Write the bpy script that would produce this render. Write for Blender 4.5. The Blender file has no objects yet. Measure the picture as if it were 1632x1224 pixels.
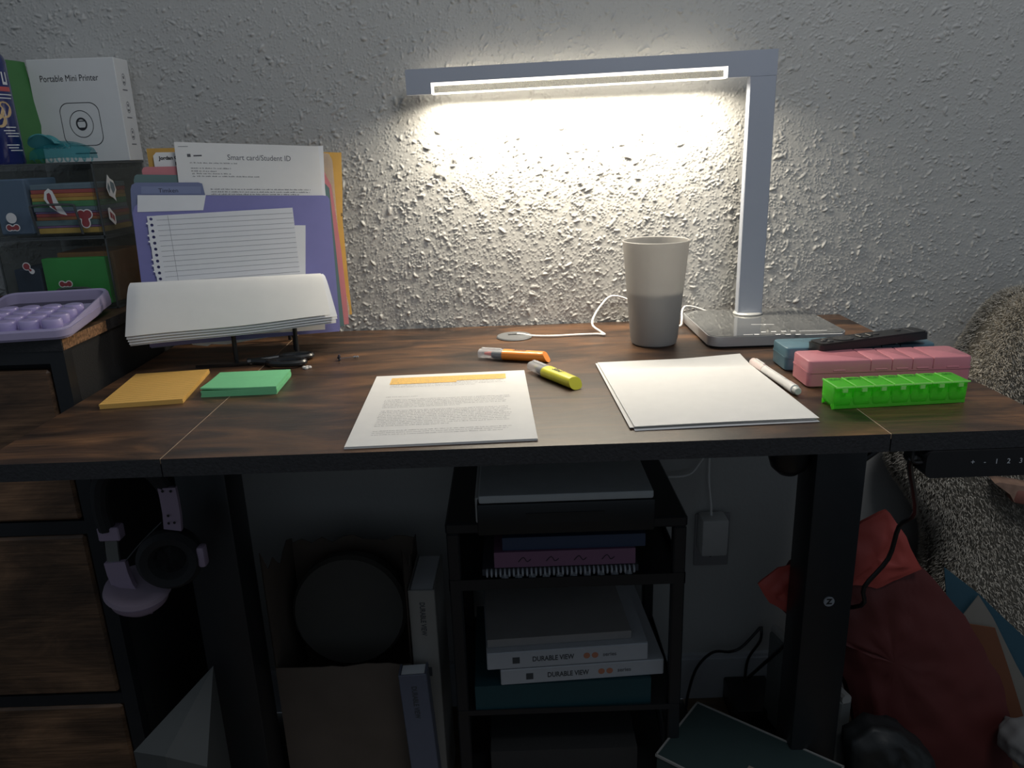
import bpy, bmesh, math, random
import numpy as np
from mathutils import Vector, Matrix, Euler
random.seed(7)
PI = math.pi
SC = bpy.context.scene
COL = SC.collection
DZ = 0.84                      # height of the desk top above the floor; scene lengths below are given from the desk top
WALL = 0.615                   # y of the wall behind the desk (desk front edge is y = 0)
# ------------------------------------------------------------------ camera, world, lights, exposure
F_PX, PITCH, ROLL, CAM_H, CAM_D = 1219.4, 0.2972, 0.0344, 0.3136, 0.7862
def cam_axes():
    fwd = Vector((0, math.cos(PITCH), -math.sin(PITCH))); right = Vector((1, 0, 0)); down = fwd.cross(right)
    c, s = math.cos(ROLL), math.sin(ROLL)
    return c*right + s*down, -s*right + c*down, fwd
AX_R, AX_D, AX_F = cam_axes()
cd = bpy.data.cameras.new('camera'); cam = bpy.data.objects.new('camera', cd); COL.objects.link(cam)
cd.sensor_fit = 'HORIZONTAL'; cd.sensor_width = 36; cd.lens = 36*F_PX/1632; cd.clip_start = .02
cam.matrix_world = Matrix(((AX_R.x, -AX_D.x, -AX_F.x, 0), (AX_R.y, -AX_D.y, -AX_F.y, -CAM_D),
                           (AX_R.z, -AX_D.z, -AX_F.z, CAM_H+DZ), (0, 0, 0, 1)))
SC.camera = cam
SC.view_settings.view_transform = 'Standard'; SC.view_settings.look = 'None'
SC.view_settings.gamma = 1; SC.view_settings.use_curve_mapping = False; SC.view_settings.exposure = 0
LAMP_STRENGTH = 6
LAMP_POWER = 4.5
w = bpy.data.worlds.new('world'); SC.world = w; w.use_nodes = True
w.node_tree.nodes['Background'].inputs[0].default_value = (.70, .84, 1, 1)
w.node_tree.nodes['Background'].inputs[1].default_value = .17
def area(name, loc, target, sx, sy, power, col):
    l = bpy.data.lights.new(name, 'AREA'); l.shape = 'RECTANGLE'; l.size = sx; l.size_y = sy; l.energy = power; l.color = col
    o = bpy.data.objects.new(name, l); COL.objects.link(o); o.location = loc
    o.rotation_euler = (Vector(target)-Vector(loc)).to_track_quat('-Z', 'Y').to_euler(); return o
area('room_ceiling_light', (.55, -.75, 2.45), (.15, .4, .9),   .7, .45, 9.5, (.95, .97, 1))
SC.cycles.transparent_max_bounces = 24

def at(px, py, x=None, y=None, z=None):
    """the point of the room seen at a pixel of the 1632 x 1224 photograph on the plane x, y or z = const"""
    d = AX_R*((px-816)/F_PX) + AX_D*((py-612)/F_PX) + AX_F
    c = Vector((0, -CAM_D, CAM_H))
    t = (z-c.z)/d.z if z is not None else ((y-c.y)/d.y if y is not None else (x-c.x)/d.x)
    return c + d*t
# ------------------------------------------------------------------ materials
MATS = {}
def mat(name, col, rough=.5, metal=0, spec=.5, noise=0, nscale=40, bump=0, bscale=60, trans=None, emit=None, coat=0, sub=0):
    if name in MATS: return MATS[name]
    m = bpy.data.materials.new(name); m.use_nodes = True; nt = m.node_tree; N = nt.nodes; L = nt.links
    b = N['Principled BSDF']; b.inputs['Base Color'].default_value = (*col, 1); b.inputs['Roughness'].default_value = rough
    b.inputs['Metallic'].default_value = metal; b.inputs['Specular IOR Level'].default_value = spec
    b.inputs['Coat Weight'].default_value = coat
    tc = N.new('ShaderNodeTexCoord')
    nz = N.new('ShaderNodeTexNoise'); nz.inputs['Scale'].default_value = nscale; nz.inputs['Detail'].default_value = 5
    L.new(tc.outputs['Object'], nz.inputs['Vector'])
    r = N.new('ShaderNodeMapRange'); L.new(nz.outputs['Fac'], r.inputs['Value'])
    k = noise if noise else .04
    r.inputs['From Min'].default_value = .25; r.inputs['From Max'].default_value = .75
    r.inputs['To Min'].default_value = 1-k; r.inputs['To Max'].default_value = 1+k
    h = N.new('ShaderNodeHueSaturation'); h.inputs['Color'].default_value = (*col, 1)
    L.new(r.outputs['Result'], h.inputs['Value']); L.new(h.outputs['Color'], b.inputs['Base Color'])
    if bump:
        n2 = N.new('ShaderNodeTexNoise'); n2.inputs['Scale'].default_value = bscale; n2.inputs['Detail'].default_value = 3
        L.new(tc.outputs['Object'], n2.inputs['Vector'])
        bp = N.new('ShaderNodeBump'); bp.inputs['Strength'].default_value = bump; bp.inputs['Distance'].default_value = .002
        L.new(n2.outputs['Fac'], bp.inputs['Height']); L.new(bp.outputs['Normal'], b.inputs['Normal'])
    if emit: b.inputs['Emission Color'].default_value = (*emit[0], 1); b.inputs['Emission Strength'].default_value = emit[1]
    if sub:   # thin paper or plastic that lets some light through
        tl = N.new('ShaderNodeBsdfTranslucent'); tl.inputs[0].default_value = (*col, 1)
        mx = N.new('ShaderNodeMixShader'); mx.inputs[0].default_value = sub
        L.new(b.outputs[0], mx.inputs[1]); L.new(tl.outputs[0], mx.inputs[2]); L.new(mx.outputs[0], N['Material Output'].inputs[0])
    if trans is not None:
        tr = N.new('ShaderNodeBsdfTransparent'); tr.inputs[0].default_value = (*trans[1], 1)
        src = N['Material Output'].inputs[0].links[0].from_socket
        mx = N.new('ShaderNodeMixShader'); L.new(src, mx.inputs[1]); L.new(tr.outputs[0], mx.inputs[2])
        lw = N.new('ShaderNodeLayerWeight'); lw.inputs[0].default_value = .25
        mr = N.new('ShaderNodeMapRange'); L.new(lw.outputs['Facing'], mr.inputs['Value'])
        mr.inputs['To Min'].default_value = trans[0]; mr.inputs['To Max'].default_value = trans[0]*.45
        L.new(mr.outputs[0], mx.inputs[0]); L.new(mx.outputs[0], N['Material Output'].inputs[0])
    MATS[name] = m; return m

def wood(name, ramp, scale=(2.4, 8.5, 8.5), rough=.38, streak=.38, seed=0, axis='X'):
    m = bpy.data.materials.new(name); m.use_nodes = True; nt = m.node_tree; N = nt.nodes; L = nt.links
    b = N['Principled BSDF']; b.inputs['Roughness'].default_value = rough; b.inputs['Specular IOR Level'].default_value = .5
    tc = N.new('ShaderNodeTexCoord'); mp = N.new('ShaderNodeMapping'); L.new(tc.outputs['Object'], mp.inputs[0])
    mp.inputs['Scale'].default_value = scale; mp.inputs['Location'].default_value = (seed*3.1, seed*1.7, seed)
    n1 = N.new('ShaderNodeTexNoise'); n1.inputs['Scale'].default_value = 1.7; n1.inputs['Detail'].default_value = 7; n1.inputs['Roughness'].default_value = .62
    n1.inputs['Distortion'].default_value = 1.1
    L.new(mp.outputs[0], n1.inputs['Vector'])
    cr = N.new('ShaderNodeValToRGB'); L.new(n1.outputs['Fac'], cr.inputs[0])
    e = cr.color_ramp.elements
    for i, (p, c) in enumerate(ramp):
        el = e[i] if i < 2 else e.new(p)
        el.position = p; el.color = (*c, 1)
    mp2 = N.new('ShaderNodeMapping'); L.new(tc.outputs['Object'], mp2.inputs[0])
    mp2.inputs['Scale'].default_value = tuple(6 if s == min(scale) else 210 for s in scale)
    n2 = N.new('ShaderNodeTexNoise'); n2.inputs['Scale'].default_value = 2.2; n2.inputs['Detail'].default_value = 4
    L.new(mp2.outputs[0], n2.inputs['Vector'])
    mr = N.new('ShaderNodeMapRange'); L.new(n2.outputs['Fac'], mr.inputs['Value'])
    mr.inputs['From Min'].default_value = .3; mr.inputs['From Max'].default_value = .7
    mr.inputs['To Min'].default_value = 1-streak; mr.inputs['To Max'].default_value = 1+streak*.5
    mx = N.new('ShaderNodeMix'); mx.data_type = 'RGBA'; mx.blend_type = 'MULTIPLY'; mx.inputs['Factor'].default_value = 1
    L.new(cr.outputs[0], mx.inputs[6]); L.new(mr.outputs[0], mx.inputs[7]); L.new(mx.outputs[2], b.inputs['Base Color'])
    bp = N.new('ShaderNodeBump'); bp.inputs['Strength'].default_value = .25; bp.inputs['Distance'].default_value = .0008
    L.new(n2.outputs['Fac'], bp.inputs['Height']); L.new(bp.outputs['Normal'], b.inputs['Normal'])
    r2 = N.new('ShaderNodeMapRange'); L.new(n2.outputs['Fac'], r2.inputs['Value'])
    r2.inputs['To Min'].default_value = rough-.08; r2.inputs['To Max'].default_value = rough+.16; L.new(r2.outputs[0], b.inputs['Roughness'])
    MATS[name] = m; return m

RUST = [(.32, (.014, .010, .008)), (.47, (.052, .029, .018)), (.60, (.115, .057, .028)), (.74, (.21, .105, .048))]
wood_top = wood('desk_wood', RUST, rough=.36)
RUST_L = [(p, tuple(k*1.45 for k in c)) for p, c in RUST]
wood_top_b = wood('desk_wood_left', RUST_L, rough=.38, seed=4)
wood_top_c = wood('desk_wood_right', RUST_L, rough=.36, seed=9)
wood_dr = wood('dresser_wood', [(.3, (.03, .018, .011)), (.5, (.10, .055, .03)), (.72, (.24, .13, .068))], rough=.5, seed=13)
wood_fl = wood('floor_wood', [(.3, (.10, .065, .035)), (.5, (.17, .11, .06)), (.75, (.24, .16, .09))], scale=(11, 1.4, 11), rough=.45, streak=.35, seed=5)
edge_black = mat('edge_black', (.018, .018, .020), .55, noise=.3, nscale=200, bump=.3, bscale=300)
black_metal = mat('black_metal', (.012, .013, .015), .42, noise=.1)
black_plastic = mat('black_plastic', (.013, .013, .014), .35)
black_soft = mat('black_soft', (.010, .010, .011), .8, bump=.3, bscale=400)
white_paper = mat('white_paper', (.80, .79, .77), .75, noise=.02, nscale=60, sub=.12)
white_paper2 = mat('white_paper_back', (.80, .81, .83), .75, noise=.02, sub=.12)
white_plastic = mat('white_plastic', (.78, .78, .76), .35)
cord_white = mat('cord_white', (.80, .79, .76), .45)
ink = mat('ink', (.02, .02, .025), .7)
ink_grey = mat('ink_grey', (.16, .16, .17), .8)
ink_soft = mat('ink_soft', (.20, .20, .215), .8)
hl_orange = mat('highlight_ink', (.85, .52, .14), .8, noise=.1, nscale=300)
alu = mat('lamp_aluminium', (.42, .45, .52), .42, metal=.25, noise=.03, nscale=8)
alu_base = mat('lamp_base_metal', (.50, .51, .53), .38, metal=.6, noise=.03)
glass_black = mat('lamp_base_glass', (.20, .205, .205), .04, metal=.42, spec=.9)
print_white = mat('print_white', (.75, .76, .78), .6)
# ------------------------------------------------------------------ mesh helpers
class B:
    def __init__(s): s.v = []; s.f = []; s.mi = []
    def add(s, vs, fs, M=None, mi=0):
        n = len(s.v)
        s.v += [tuple((M @ Vector(p)) if M is not None else p) for p in vs]
        s.f += [tuple(i+n for i in f) for f in fs]; s.mi += [mi]*len(fs); return s
    def box(s, x0, x1, y0, y1, z0, z1, M=None, mi=0, top=None):
        vs = [(x, y, z) for z in (z0, z1) for y in (y0, y1) for x in (x0, x1)]
        fs = [(0, 2, 3, 1), (4, 5, 7, 6), (0, 1, 5, 4), (2, 6, 7, 3), (0, 4, 6, 2), (1, 3, 7, 5)]
        n = len(s.f); s.add(vs, fs, M, mi)
        if top is not None: s.mi[n+1] = top
        return s
    def rbox(s, x0, x1, y0, y1, z0, z1, r, seg=2, M=None, mi=0):
        bm = bmesh.new(); bmesh.ops.create_cube(bm, size=1)
        for v in bm.verts: v.co = Vector(((x0+x1)/2+v.co.x*(x1-x0), (y0+y1)/2+v.co.y*(y1-y0), (z0+z1)/2+v.co.z*(z1-z0)))
        bmesh.ops.bevel(bm, geom=bm.edges[:], offset=r, segments=seg, affect='EDGES', profile=.5)
        bm.verts.index_update(); s.add([tuple(v.co) for v in bm.verts], [tuple(v.index for v in f.verts) for f in bm.faces], M, mi); bm.free(); return s
    def prism(s, poly, z0, z1, M=None, mi=0, top=None):
        n = len(poly); a = sum(poly[i][0]*poly[(i+1) % n][1]-poly[(i+1) % n][0]*poly[i][1] for i in range(n))
        if a < 0: poly = poly[::-1]
        vs = [(x, y, z0) for x, y in poly]+[(x, y, z1) for x, y in poly]
        s.add(vs, [tuple(range(n-1, -1, -1))], M, mi)
        k = len(s.v)-2*n
        s.f.append(tuple(range(k+n, k+2*n))); s.mi.append(mi if top is None else top)
        for i in range(n): j = (i+1) % n; s.f.append((k+i, k+j, k+n+j, k+n+i)); s.mi.append(mi)
        return s
    def lathe(s, prof, seg=32, M=None, mi=0, sx=1, sy=1):
        vs = []; fs = []; n = len(prof)
        for i in range(seg):
            a = 2*PI*i/seg
            for r, z in prof: vs.append((r*math.cos(a)*sx, r*math.sin(a)*sy, z))
        for i in range(seg):
            j = (i+1) % seg
            for k in range(n-1): fs.append((i*n+k, j*n+k, j*n+k+1, i*n+k+1))
        if prof[0][0] > 1e-6: fs.append(tuple(i*n for i in range(seg-1, -1, -1)))
        if prof[-1][0] > 1e-6: fs.append(tuple(i*n+n-1 for i in range(seg)))
        return s.add(vs, fs, M, mi)
    def cyl(s, p0, p1, r0, r1=None, seg=16, mi=0):
        p0 = Vector(p0); p1 = Vector(p1); d = p1-p0
        M = Matrix.Translation(p0) @ d.to_track_quat('Z', 'Y').to_matrix().to_4x4()
        return s.lathe([(r0, 0), (r0 if r1 is None else r1, d.length)], seg, M, mi)
    def tube(s, pts, r, seg=8, smooth=4, mi=0):
        P = [Vector(p) for p in pts]
        if smooth and len(P) > 2:
            Q = []
            for i in range(len(P)-1):
                a = P[max(i-1, 0)]; b = P[i]; c = P[i+1]; d = P[min(i+2, len(P)-1)]
                for k in range(smooth):
                    t = k/smooth; Q.append(.5*(2*b+(c-a)*t+(2*a-5*b+4*c-d)*t*t+(3*b-a-3*c+d)*t**3))
            P = Q+[P[-1]]
        vs = []; fs = []; up = None
        for i, p in enumerate(P):
            t = (P[min(i+1, len(P)-1)]-P[max(i-1, 0)]).normalized()
            if up is None: up = t.orthogonal().normalized()
            up = (up-t*up.dot(t)).normalized(); sd = t.cross(up)
            rr = r if not callable(r) else r(i/(len(P)-1))
            for k in range(seg): a = 2*PI*k/seg; vs.append(tuple(p+up*rr*math.cos(a)+sd*rr*math.sin(a)))
        for i in range(len(P)-1):
            for k in range(seg): j = (k+1) % seg; fs.append((i*seg+k, i*seg+j, (i+1)*seg+j, (i+1)*seg+k))
        fs.append(tuple(range(seg-1, -1, -1))); fs.append(tuple((len(P)-1)*seg+k for k in range(seg)))
        return s.add(vs, fs, None, mi)
    def sheet(s, fn, nu, nv, th, mi=0):
        """a thin sheet following fn(u, v) -> point, given a real thickness"""
        P = [[Vector(fn(i/nu, j/nv)) for i in range(nu+1)] for j in range(nv+1)]
        top = []; bot = []
        for j in range(nv+1):
            for i in range(nu+1):
                du = P[j][min(i+1, nu)]-P[j][max(i-1, 0)]; dv = P[min(j+1, nv)][i]-P[max(j-1, 0)][i]
                n = du.cross(dv).normalized(); top.append(tuple(P[j][i])); bot.append(tuple(P[j][i]-n*th))
        k = len(top); W = nu+1; fs = []
        for j in range(nv):
            for i in range(nu):
                a = j*W+i; fs.append((a, a+1, a+W+1, a+W)); fs.append((k+a, k+a+W, k+a+W+1, k+a+1))
        ring = [i for i in range(W)]+[j*W+nu for j in range(1, nv+1)]+[nv*W+i for i in range(nu-1, -1, -1)]+[j*W for j in range(nv-1, 0, -1)]
        for a, b in zip(ring, ring[1:]+ring[:1]): fs.append((a, k+a, k+b, b))
        return s.add(top+bot, fs, None, mi)

def rrect(x0, x1, y0, y1, r, seg=5):
    out = []
    for cx, cy, a0 in ((x1-r, y1-r, 0), (x0+r, y1-r, PI/2), (x0+r, y0+r, PI), (x1-r, y0+r, 1.5*PI)):
        for k in range(seg+1): a = a0+PI/2*k/seg; out.append((cx+r*math.cos(a), cy+r*math.sin(a)))
    return out

def obj(name, b, m, parent=None, smooth=35, loc=None):
    me = bpy.data.meshes.new(name); me.from_pydata(b.v, [], b.f)
    for mm in (m if isinstance(m, (list, tuple)) else [m]): me.materials.append(mm)
    me.polygons.foreach_set('material_index', b.mi)
    bm = bmesh.new(); bm.from_mesh(me); bmesh.ops.recalc_face_normals(bm, faces=bm.faces); bm.to_mesh(me); bm.free()
    if smooth: me.shade_smooth(); me.set_sharp_from_angle(angle=math.radians(smooth))
    me.update()
    o = bpy.data.objects.new(name, me); COL.objects.link(o)
    if parent: o.parent = parent
    if loc is not None: o.location = (loc[0], loc[1], loc[2]+(0 if parent else DZ))
    elif not parent: o.location = (0, 0, DZ)
    return o
def tag(o, label=None, cat=None, group=None, kind=None):
    for k, v in (('label', label), ('category', cat), ('group', group), ('kind', kind)):
        if v: o[k] = v
    return o
def thing(name, label, cat, loc=(0, 0, 0), rot=(0, 0, 0), group=None):
    o = bpy.data.objects.new(name, None); COL.objects.link(o); o.empty_display_size = .02
    o.location = (loc[0], loc[1], loc[2]+DZ); o.rotation_euler = rot
    return tag(o, label, cat, group)
def txt(parent, s, size, m, loc, rot=(0, 0, 0), name='lettering', align='CENTER', sx=1, bold=0, shear=0):
    c = bpy.data.curves.new('t', 'FONT'); c.body = s; c.size = size; c.align_x = align; c.align_y = 'CENTER'; c.offset = bold; c.shear = shear
    c.resolution_u = 3
    o = bpy.data.objects.new('t', c); COL.objects.link(o)
    dg = bpy.context.evaluated_depsgraph_get(); me = bpy.data.meshes.new_from_object(o.evaluated_get(dg)); bpy.data.objects.remove(o)
    me.name = name; me.materials.clear(); me.materials.append(m)
    M = Matrix.Translation(loc) @ Euler(rot).to_matrix().to_4x4() @ Matrix.Diagonal((sx, 1, 1, 1)); me.transform(M)
    o = bpy.data.objects.new(name, me); COL.objects.link(o); o.parent = parent; return o
UP = (PI/2, 0, 0)       # print that stands upright facing the room
# ------------------------------------------------------------------ the room
def wall_mesh():
    """knocked-down plaster: a real relief over the part of the wall above the desk"""
    rng = np.random.default_rng(3)
    st = .0014; xs = np.arange(-1.15, 1.15+st, st); zs = np.arange(-.06, .66+st, st); nx, nz = len(xs), len(zs)
    def band(lo, hi, seed, ax=1.0):
        g = np.random.default_rng(seed).standard_normal((nz, nx)); Fq = np.fft.rfft2(g)
        ky = np.fft.fftfreq(nz, st)[:, None]; kx = np.fft.rfftfreq(nx, st)[None, :]*ax; k = np.hypot(kx, ky)
        h = np.fft.irfft2(Fq*np.exp(-(k*lo)**2)*(1-np.exp(-(k*hi)**2)), s=(nz, nx)); return h/h.std()
    H = .00006*band(.0020, .010, 1)+.00005*band(.006, .05, 2)
    a = band(.0026, .009, 5, 1.0); b = band(.02, .12, 6)
    t = np.clip((a-1.4+.35*b)/.25, 0, 1); H += .0012*t*t*(3-2*t)
    par = rng.uniform((xs[0], zs[0]), (xs[-1], zs[-1]), (2200, 2))
    for i in range(21000):
        if i % 3: cx, cz = par[rng.integers(len(par))]+rng.normal(0, .0060, 2)
        else: cx = rng.uniform(xs[0], xs[-1]); cz = rng.uniform(zs[0], zs[-1])
        L_ = .0011*np.exp(rng.normal(0, .42)); asp = rng.uniform(1, 3.4); hh = rng.uniform(.0005, .0014)*min(1.7, (L_/.0011)**.7)
        la = min(.0085, L_*asp); an = rng.normal(.6, .9)
        R_ = max(la, L_)*1.15; i0 = max(0, int((cx-R_-xs[0])/st)); i1 = min(nx, int((cx+R_-xs[0])/st)+2)
        j0 = max(0, int((cz-R_-zs[0])/st)); j1 = min(nz, int((cz+R_-zs[0])/st)+2)
        if i1-i0 < 2 or j1-j0 < 2: continue
        X, Z = np.meshgrid(xs[i0:i1]-cx, zs[j0:j1]-cz); Z = Z + rng.normal(0, 30)*X*X
        u = (X*np.cos(an)+Z*np.sin(an))/la; v = (-X*np.sin(an)+Z*np.cos(an))/L_
        q = np.clip(1.25*(1-u*u-v*v), 0, 1); H[j0:j1, i0:i1] = np.maximum(H[j0:j1, i0:i1], 1.5*hh*q)
    m = 12; e = np.ones((nz, nx)); r = np.linspace(0, 1, m); e[:m] *= r[:, None]; e[-m:] *= r[::-1][:, None]; e[:, :m] *= r; e[:, -m:] *= r[::-1]
    H *= e
    X, Z = np.meshgrid(xs, zs); V = np.stack([X, WALL-H, Z], -1).reshape(-1, 3)
    idx = np.arange(nx*nz).reshape(nz, nx)
    Fq = np.stack([idx[:-1, :-1], idx[:-1, 1:], idx[1:, 1:], idx[1:, :-1]], -1).reshape(-1, 4)
    x0, x1, z0, z1 = xs[0], xs[-1], zs[0], zs[-1]; E = [(-3, -DZ), (3, -DZ), (3, 1.8), (-3, 1.8)]
    I = [(x0, z0), (x1, z0), (x1, z1), (x0, z1)]
    n = len(V); V = np.vstack([V, [(x, WALL, z) for x, z in I+E]])
    Fq = np.vstack([Fq, [(n+4, n+5, n+1, n), (n+5, n+6, n+2, n+1), (n+6, n+7, n+3, n+2), (n+7, n+4, n, n+3)]])
    me = bpy.data.meshes.new('wall_back'); me.vertices.add(len(V)); me.vertices.foreach_set('co', V.astype(np.float32).ravel())
    nf = len(Fq); me.loops.add(nf*4); me.loops.foreach_set('vertex_index', Fq.astype(np.int32).ravel())
    me.polygons.add(nf); me.polygons.foreach_set('loop_start', np.arange(0, nf*4, 4, dtype=np.int32))
    me.polygons.foreach_set('use_smooth', np.ones(nf, bool)); me.update(calc_edges=True); me.validate()
    me.materials.append(mat('wall_paint', (.46, .455, .435), .55, noise=.03, nscale=4, bump=.25, bscale=160))
    o = bpy.data.objects.new('wall_back', me); COL.objects.link(o); o.location = (0, 0, DZ); o['kind'] = 'structure'
wall_mesh()
b = B(); b.box(-3, 3, -3.2, WALL, -DZ-.1, -DZ-.012); fl = tag(obj('floor', b, mat('subfloor', (.03, .025, .02), .8), smooth=0), kind='structure')
pk = B().rbox(-.58, .58, -.0695, .0695, -.012, 0, .0012, 1)
first = None
for i in range(11):
    for j in range(2):
        yy = [-.3, .86][j] - (.4 if i % 2 else 0)
        if first is None: o = first = obj('plank', pk, wood_fl, fl)
        else: o = first.copy(); COL.objects.link(o)
        o.rotation_euler = (0, 0, PI/2); o.location = (-.7+i*.14, yy-.56+.0, -DZ)
b = B(); b.box(-3, 3, WALL-.014, WALL, -DZ, -DZ+.098); b.box(-3, 3, WALL-.010, WALL, -DZ+.098, -DZ+.106)
tag(obj('baseboard_back', b, mat('trim_paint', (.50, .51, .53), .4)), kind='structure')
# ------------------------------------------------------------------ desk
XL, XR, DEP = -.597, .614, .611
desk = thing('standing_desk', 'rustic brown wood standing desk with black edges and black metal legs', 'desk', (0, 0, 0))
SEAMS = [XL, -.391, .4165, XR]
for i, wm in enumerate((wood_top_b, wood_top, wood_top_c)):
    x0, x1 = SEAMS[i]+(.0007 if i else 0), SEAMS[i+1]-(.0007 if i < 2 else 0)
    b = B(); b.box(x0, x1, 0, DEP, -.021, 0, mi=1, top=0)
    obj('tabletop_board', b, [wm, edge_black], desk, smooth=0)
b = B()
for x in SEAMS[1:3]:
    b = B(); b.box(x-.0007, x+.0007, .0012, DEP-.001, -.006, -.0002); obj('seam_strip', b, mat('seam_chipboard', (.42, .30, .20), .8), desk, smooth=0)
for x0, x1 in ((.4495, .526), (-.508, -.4315)):
    b = B(); b.rbox(x0, x1, .265, .335, -DZ+.03, -.03, .004, 2); lg = obj('leg', b, black_metal, desk)
    b = B(); b.rbox(x0-.008, x1+.008, .10, .47, -DZ+.002, -DZ+.032, .006, 2); obj('foot', b, black_metal, desk)
    b = B(); b.box(x0+.01, x1-.01, .06, .56, -.045, -.021); obj('top_bracket', b, black_metal, desk)
    b = B(); b.tube([(x0+.035, .30, -.14), (x0+.035, .12, -.046)], .008, 8, 0); obj('brace', b, black_metal, desk)
b = B(); b.box(-.44, .455, .27, .33, -.055, -.026); obj('crossbar', b, black_metal, desk, smooth=0)
b = B(); b.tube([(.53, .30, -.165), (.60, .30, -.11), (.608, .30, -.03)], .005, 8, 0); obj('side_brace', b, black_metal, desk); b = B(); b.tube([(.447, .30, -.165), (.436, .30, -.15)], .006, 8, 0)
obj('side_brace', b, black_metal, desk)
b = B(); b.lathe([(.001, -.075), (.014, -.073), (.026, -.062), (.031, -.045), (.031, .03)], 24, Matrix.Translation((.421, .30, -.105))); obj('motor_housing', b, black_plastic, desk)
cp = B(); cp.cyl((.4885, .2648, -.385), (.4885, .2628, -.385), .0085, seg=24); c = obj('round_cap', cp, mat('cap_grey', (.30, .31, .33), .5), desk); c['label'] = 'small grey round cap with a zigzag mark'
txt(c, 'Z', .013, black_metal, (.4885, .2626, -.385), UP, bold=.0006)
b = B(); b.prism(rrect(.457, .66, -.053, -.0215, .008), -.004, .045, Matrix(((1, 0, 0, 0), (0, 0, 1, 0), (0, 1, 0, 0), (0, 0, 0, 1))))
pan = obj('control_panel', b, black_plastic, desk); pan['label'] = 'black height control panel with plus and minus keys'
for x, s in ((.5085, '+'), (.5220, '-'), (.5350, '1'), (.5485, '2'), (.5620, '3')): txt(pan, s, .0085, mat('panel_print', (.45, .47, .5), .6), (x, -.0043, -.0352), UP)
b = B(); b.tube([(.445, .004, -.022), (.4455, .004, -.034), (.451, .004, -.037), (.459, .004, -.037)], .0022, 8); obj('cable_clip', b, black_plastic, desk)
b = B(); b.tube([(.458, .01, -.036), (.452, .02, -.045), (.60-.03, .2, -.20), (.577, .25, -.25), (.572, .26, -.31), (.545, .27, -.365), (.549, .28, -.405), (.52, .36, -.47), (.50, .45, -.6), (.47, .55, -.75)], .0035, 8)
obj('control_cable', b, black_plastic, desk)
gm = B(); gm.lathe([(.0295, .0002), (.0315, .0012), (.030, .0030), (.024, .0034)], 40, Matrix.Translation((.0072, .517, 0)))
g = obj('cable_grommet', gm, mat('grommet_grey', (.13, .135, .14), .4), desk); g['label'] = 'grey round cable grommet cap'
b = B(); b.box(-.004, .022, .5195, .5255, .0030, .0038); obj('cable_slot', b, black_plastic, g, smooth=0)
# ------------------------------------------------------------------ lamp
LA = -.0354
lamp = thing('desk_lamp', 'aluminium desk lamp with a lit bar, tall post and flat black glass base', 'lamp', (.4237, .5384, 0), (0, 0, LA))
Ml = Matrix.Rotation(-LA, 4, 'Z')      # the base is square to the desk
bx = lambda x0, x1, y0, y1: (x0-.4237, x1-.4237, y0-.5384, y1-.5384)
x0, x1, y0, y1 = bx(.315, .536, .387, .592)
b = B(); b.prism(rrect(x0+.004, x1-.004, y0+.004, y1-.004, .02, 8), 0, .004, Ml); obj('base_foot', b, black_plastic, lamp)
b = B(); b.prism(rrect(x0, x1, y0, y1, .022, 8), .004, .0195, Ml); base = obj('base', b, alu_base, lamp)
b = B(); b.prism(rrect(x0+.0016, x1-.0016, y0+.0016, y1-.0016, .021, 8), .0196, .0204, Ml); gl = obj('base_glass', b, glass_black, base); gl['label'] = 'glossy black glass top'
b = B()
def bar(px0, py0, px1, py1, w_):
    p = at(px0, py0, z=.0206); q = at(px1, py1, z=.0206); d = (q-p).normalized(); n = Vector((-d.y, d.x, 0))*w_/2
    b.add([tuple(k-Vector((.4237, .5384, 0))) for k in (p+n, p-n, q-n, q+n)], [(0, 1, 2, 3)], Ml)
bar(1197, 517, 1234, 517, .0018); bar(1185, 533.5, 1200, 533, .0022); bar(1274, 527.5, 1318, 526.5, .002); bar(1283, 533, 1343, 531.5, .0022)
for px, py in ((1217, 529), (1233, 528.5), (1249, 528), (1264, 527.5), (1206, 533), (1240, 533), (1256, 533), (1272, 533)):
    bar(px-4, py, px+4, py-.2, .0045)
for px, py in ((1219, 517),): bar(px-2, py, px+2, py, .006)
obj('touch_marks', b, print_white, base, smooth=0)['kind'] = 'stuff'
b = B(); b.lathe([(.020, .0204), (.0245, .0208), (.0250, .0225), (.023, .0245)], 40, Matrix.Translation((0, .012, 0)), sx=1.04, sy=.95); obj('collar', b, mat('lamp_collar', (.62, .62, .6), .35, metal=.3), lamp)
W2, ZT, AL, AH, TH, SG = .0215, .4541, .6027, .0393, .019, .017
b = B(); b.rbox(-W2, W2, 0, TH, .0225, ZT-AH, .0012, 1); obj('post', b, alu, lamp)
Ms = Matrix(((1, 0, 0, 0), (0, 1, 0, 0), (SG, 0, 1, ZT-SG*W2), (0, 0, 0, 1)))   # the arm sags a little towards its free end
NX0, NX1, NZ = -.5395, -W2-.0366, -.0222
b = B(); b.prism([(W2-AL, 0), (W2, 0), (W2, -AH), (NX1, -AH), (NX1, NZ), (NX0, NZ), (NX0, -AH), (W2-AL, -AH)], 0, TH, Ms @ Matrix(((1, 0, 0, 0), (0, 0, 1, 0), (0, 1, 0, 0), (0, 0, 0, 1))))
arm = obj('arm', b, alu, lamp, smooth=0)
X0, X1 = -.5395, -W2-.0366
em = mat('lamp_light', (1, 1, 1), .5, emit=((1, .905, .74), LAMP_STRENGTH))
b = B(); b.box(X0, X1, -.0003, TH+.0003, -.0262, -.0222, Ms); b.mi = [0, 2, 1, 3, 1, 1]
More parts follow.
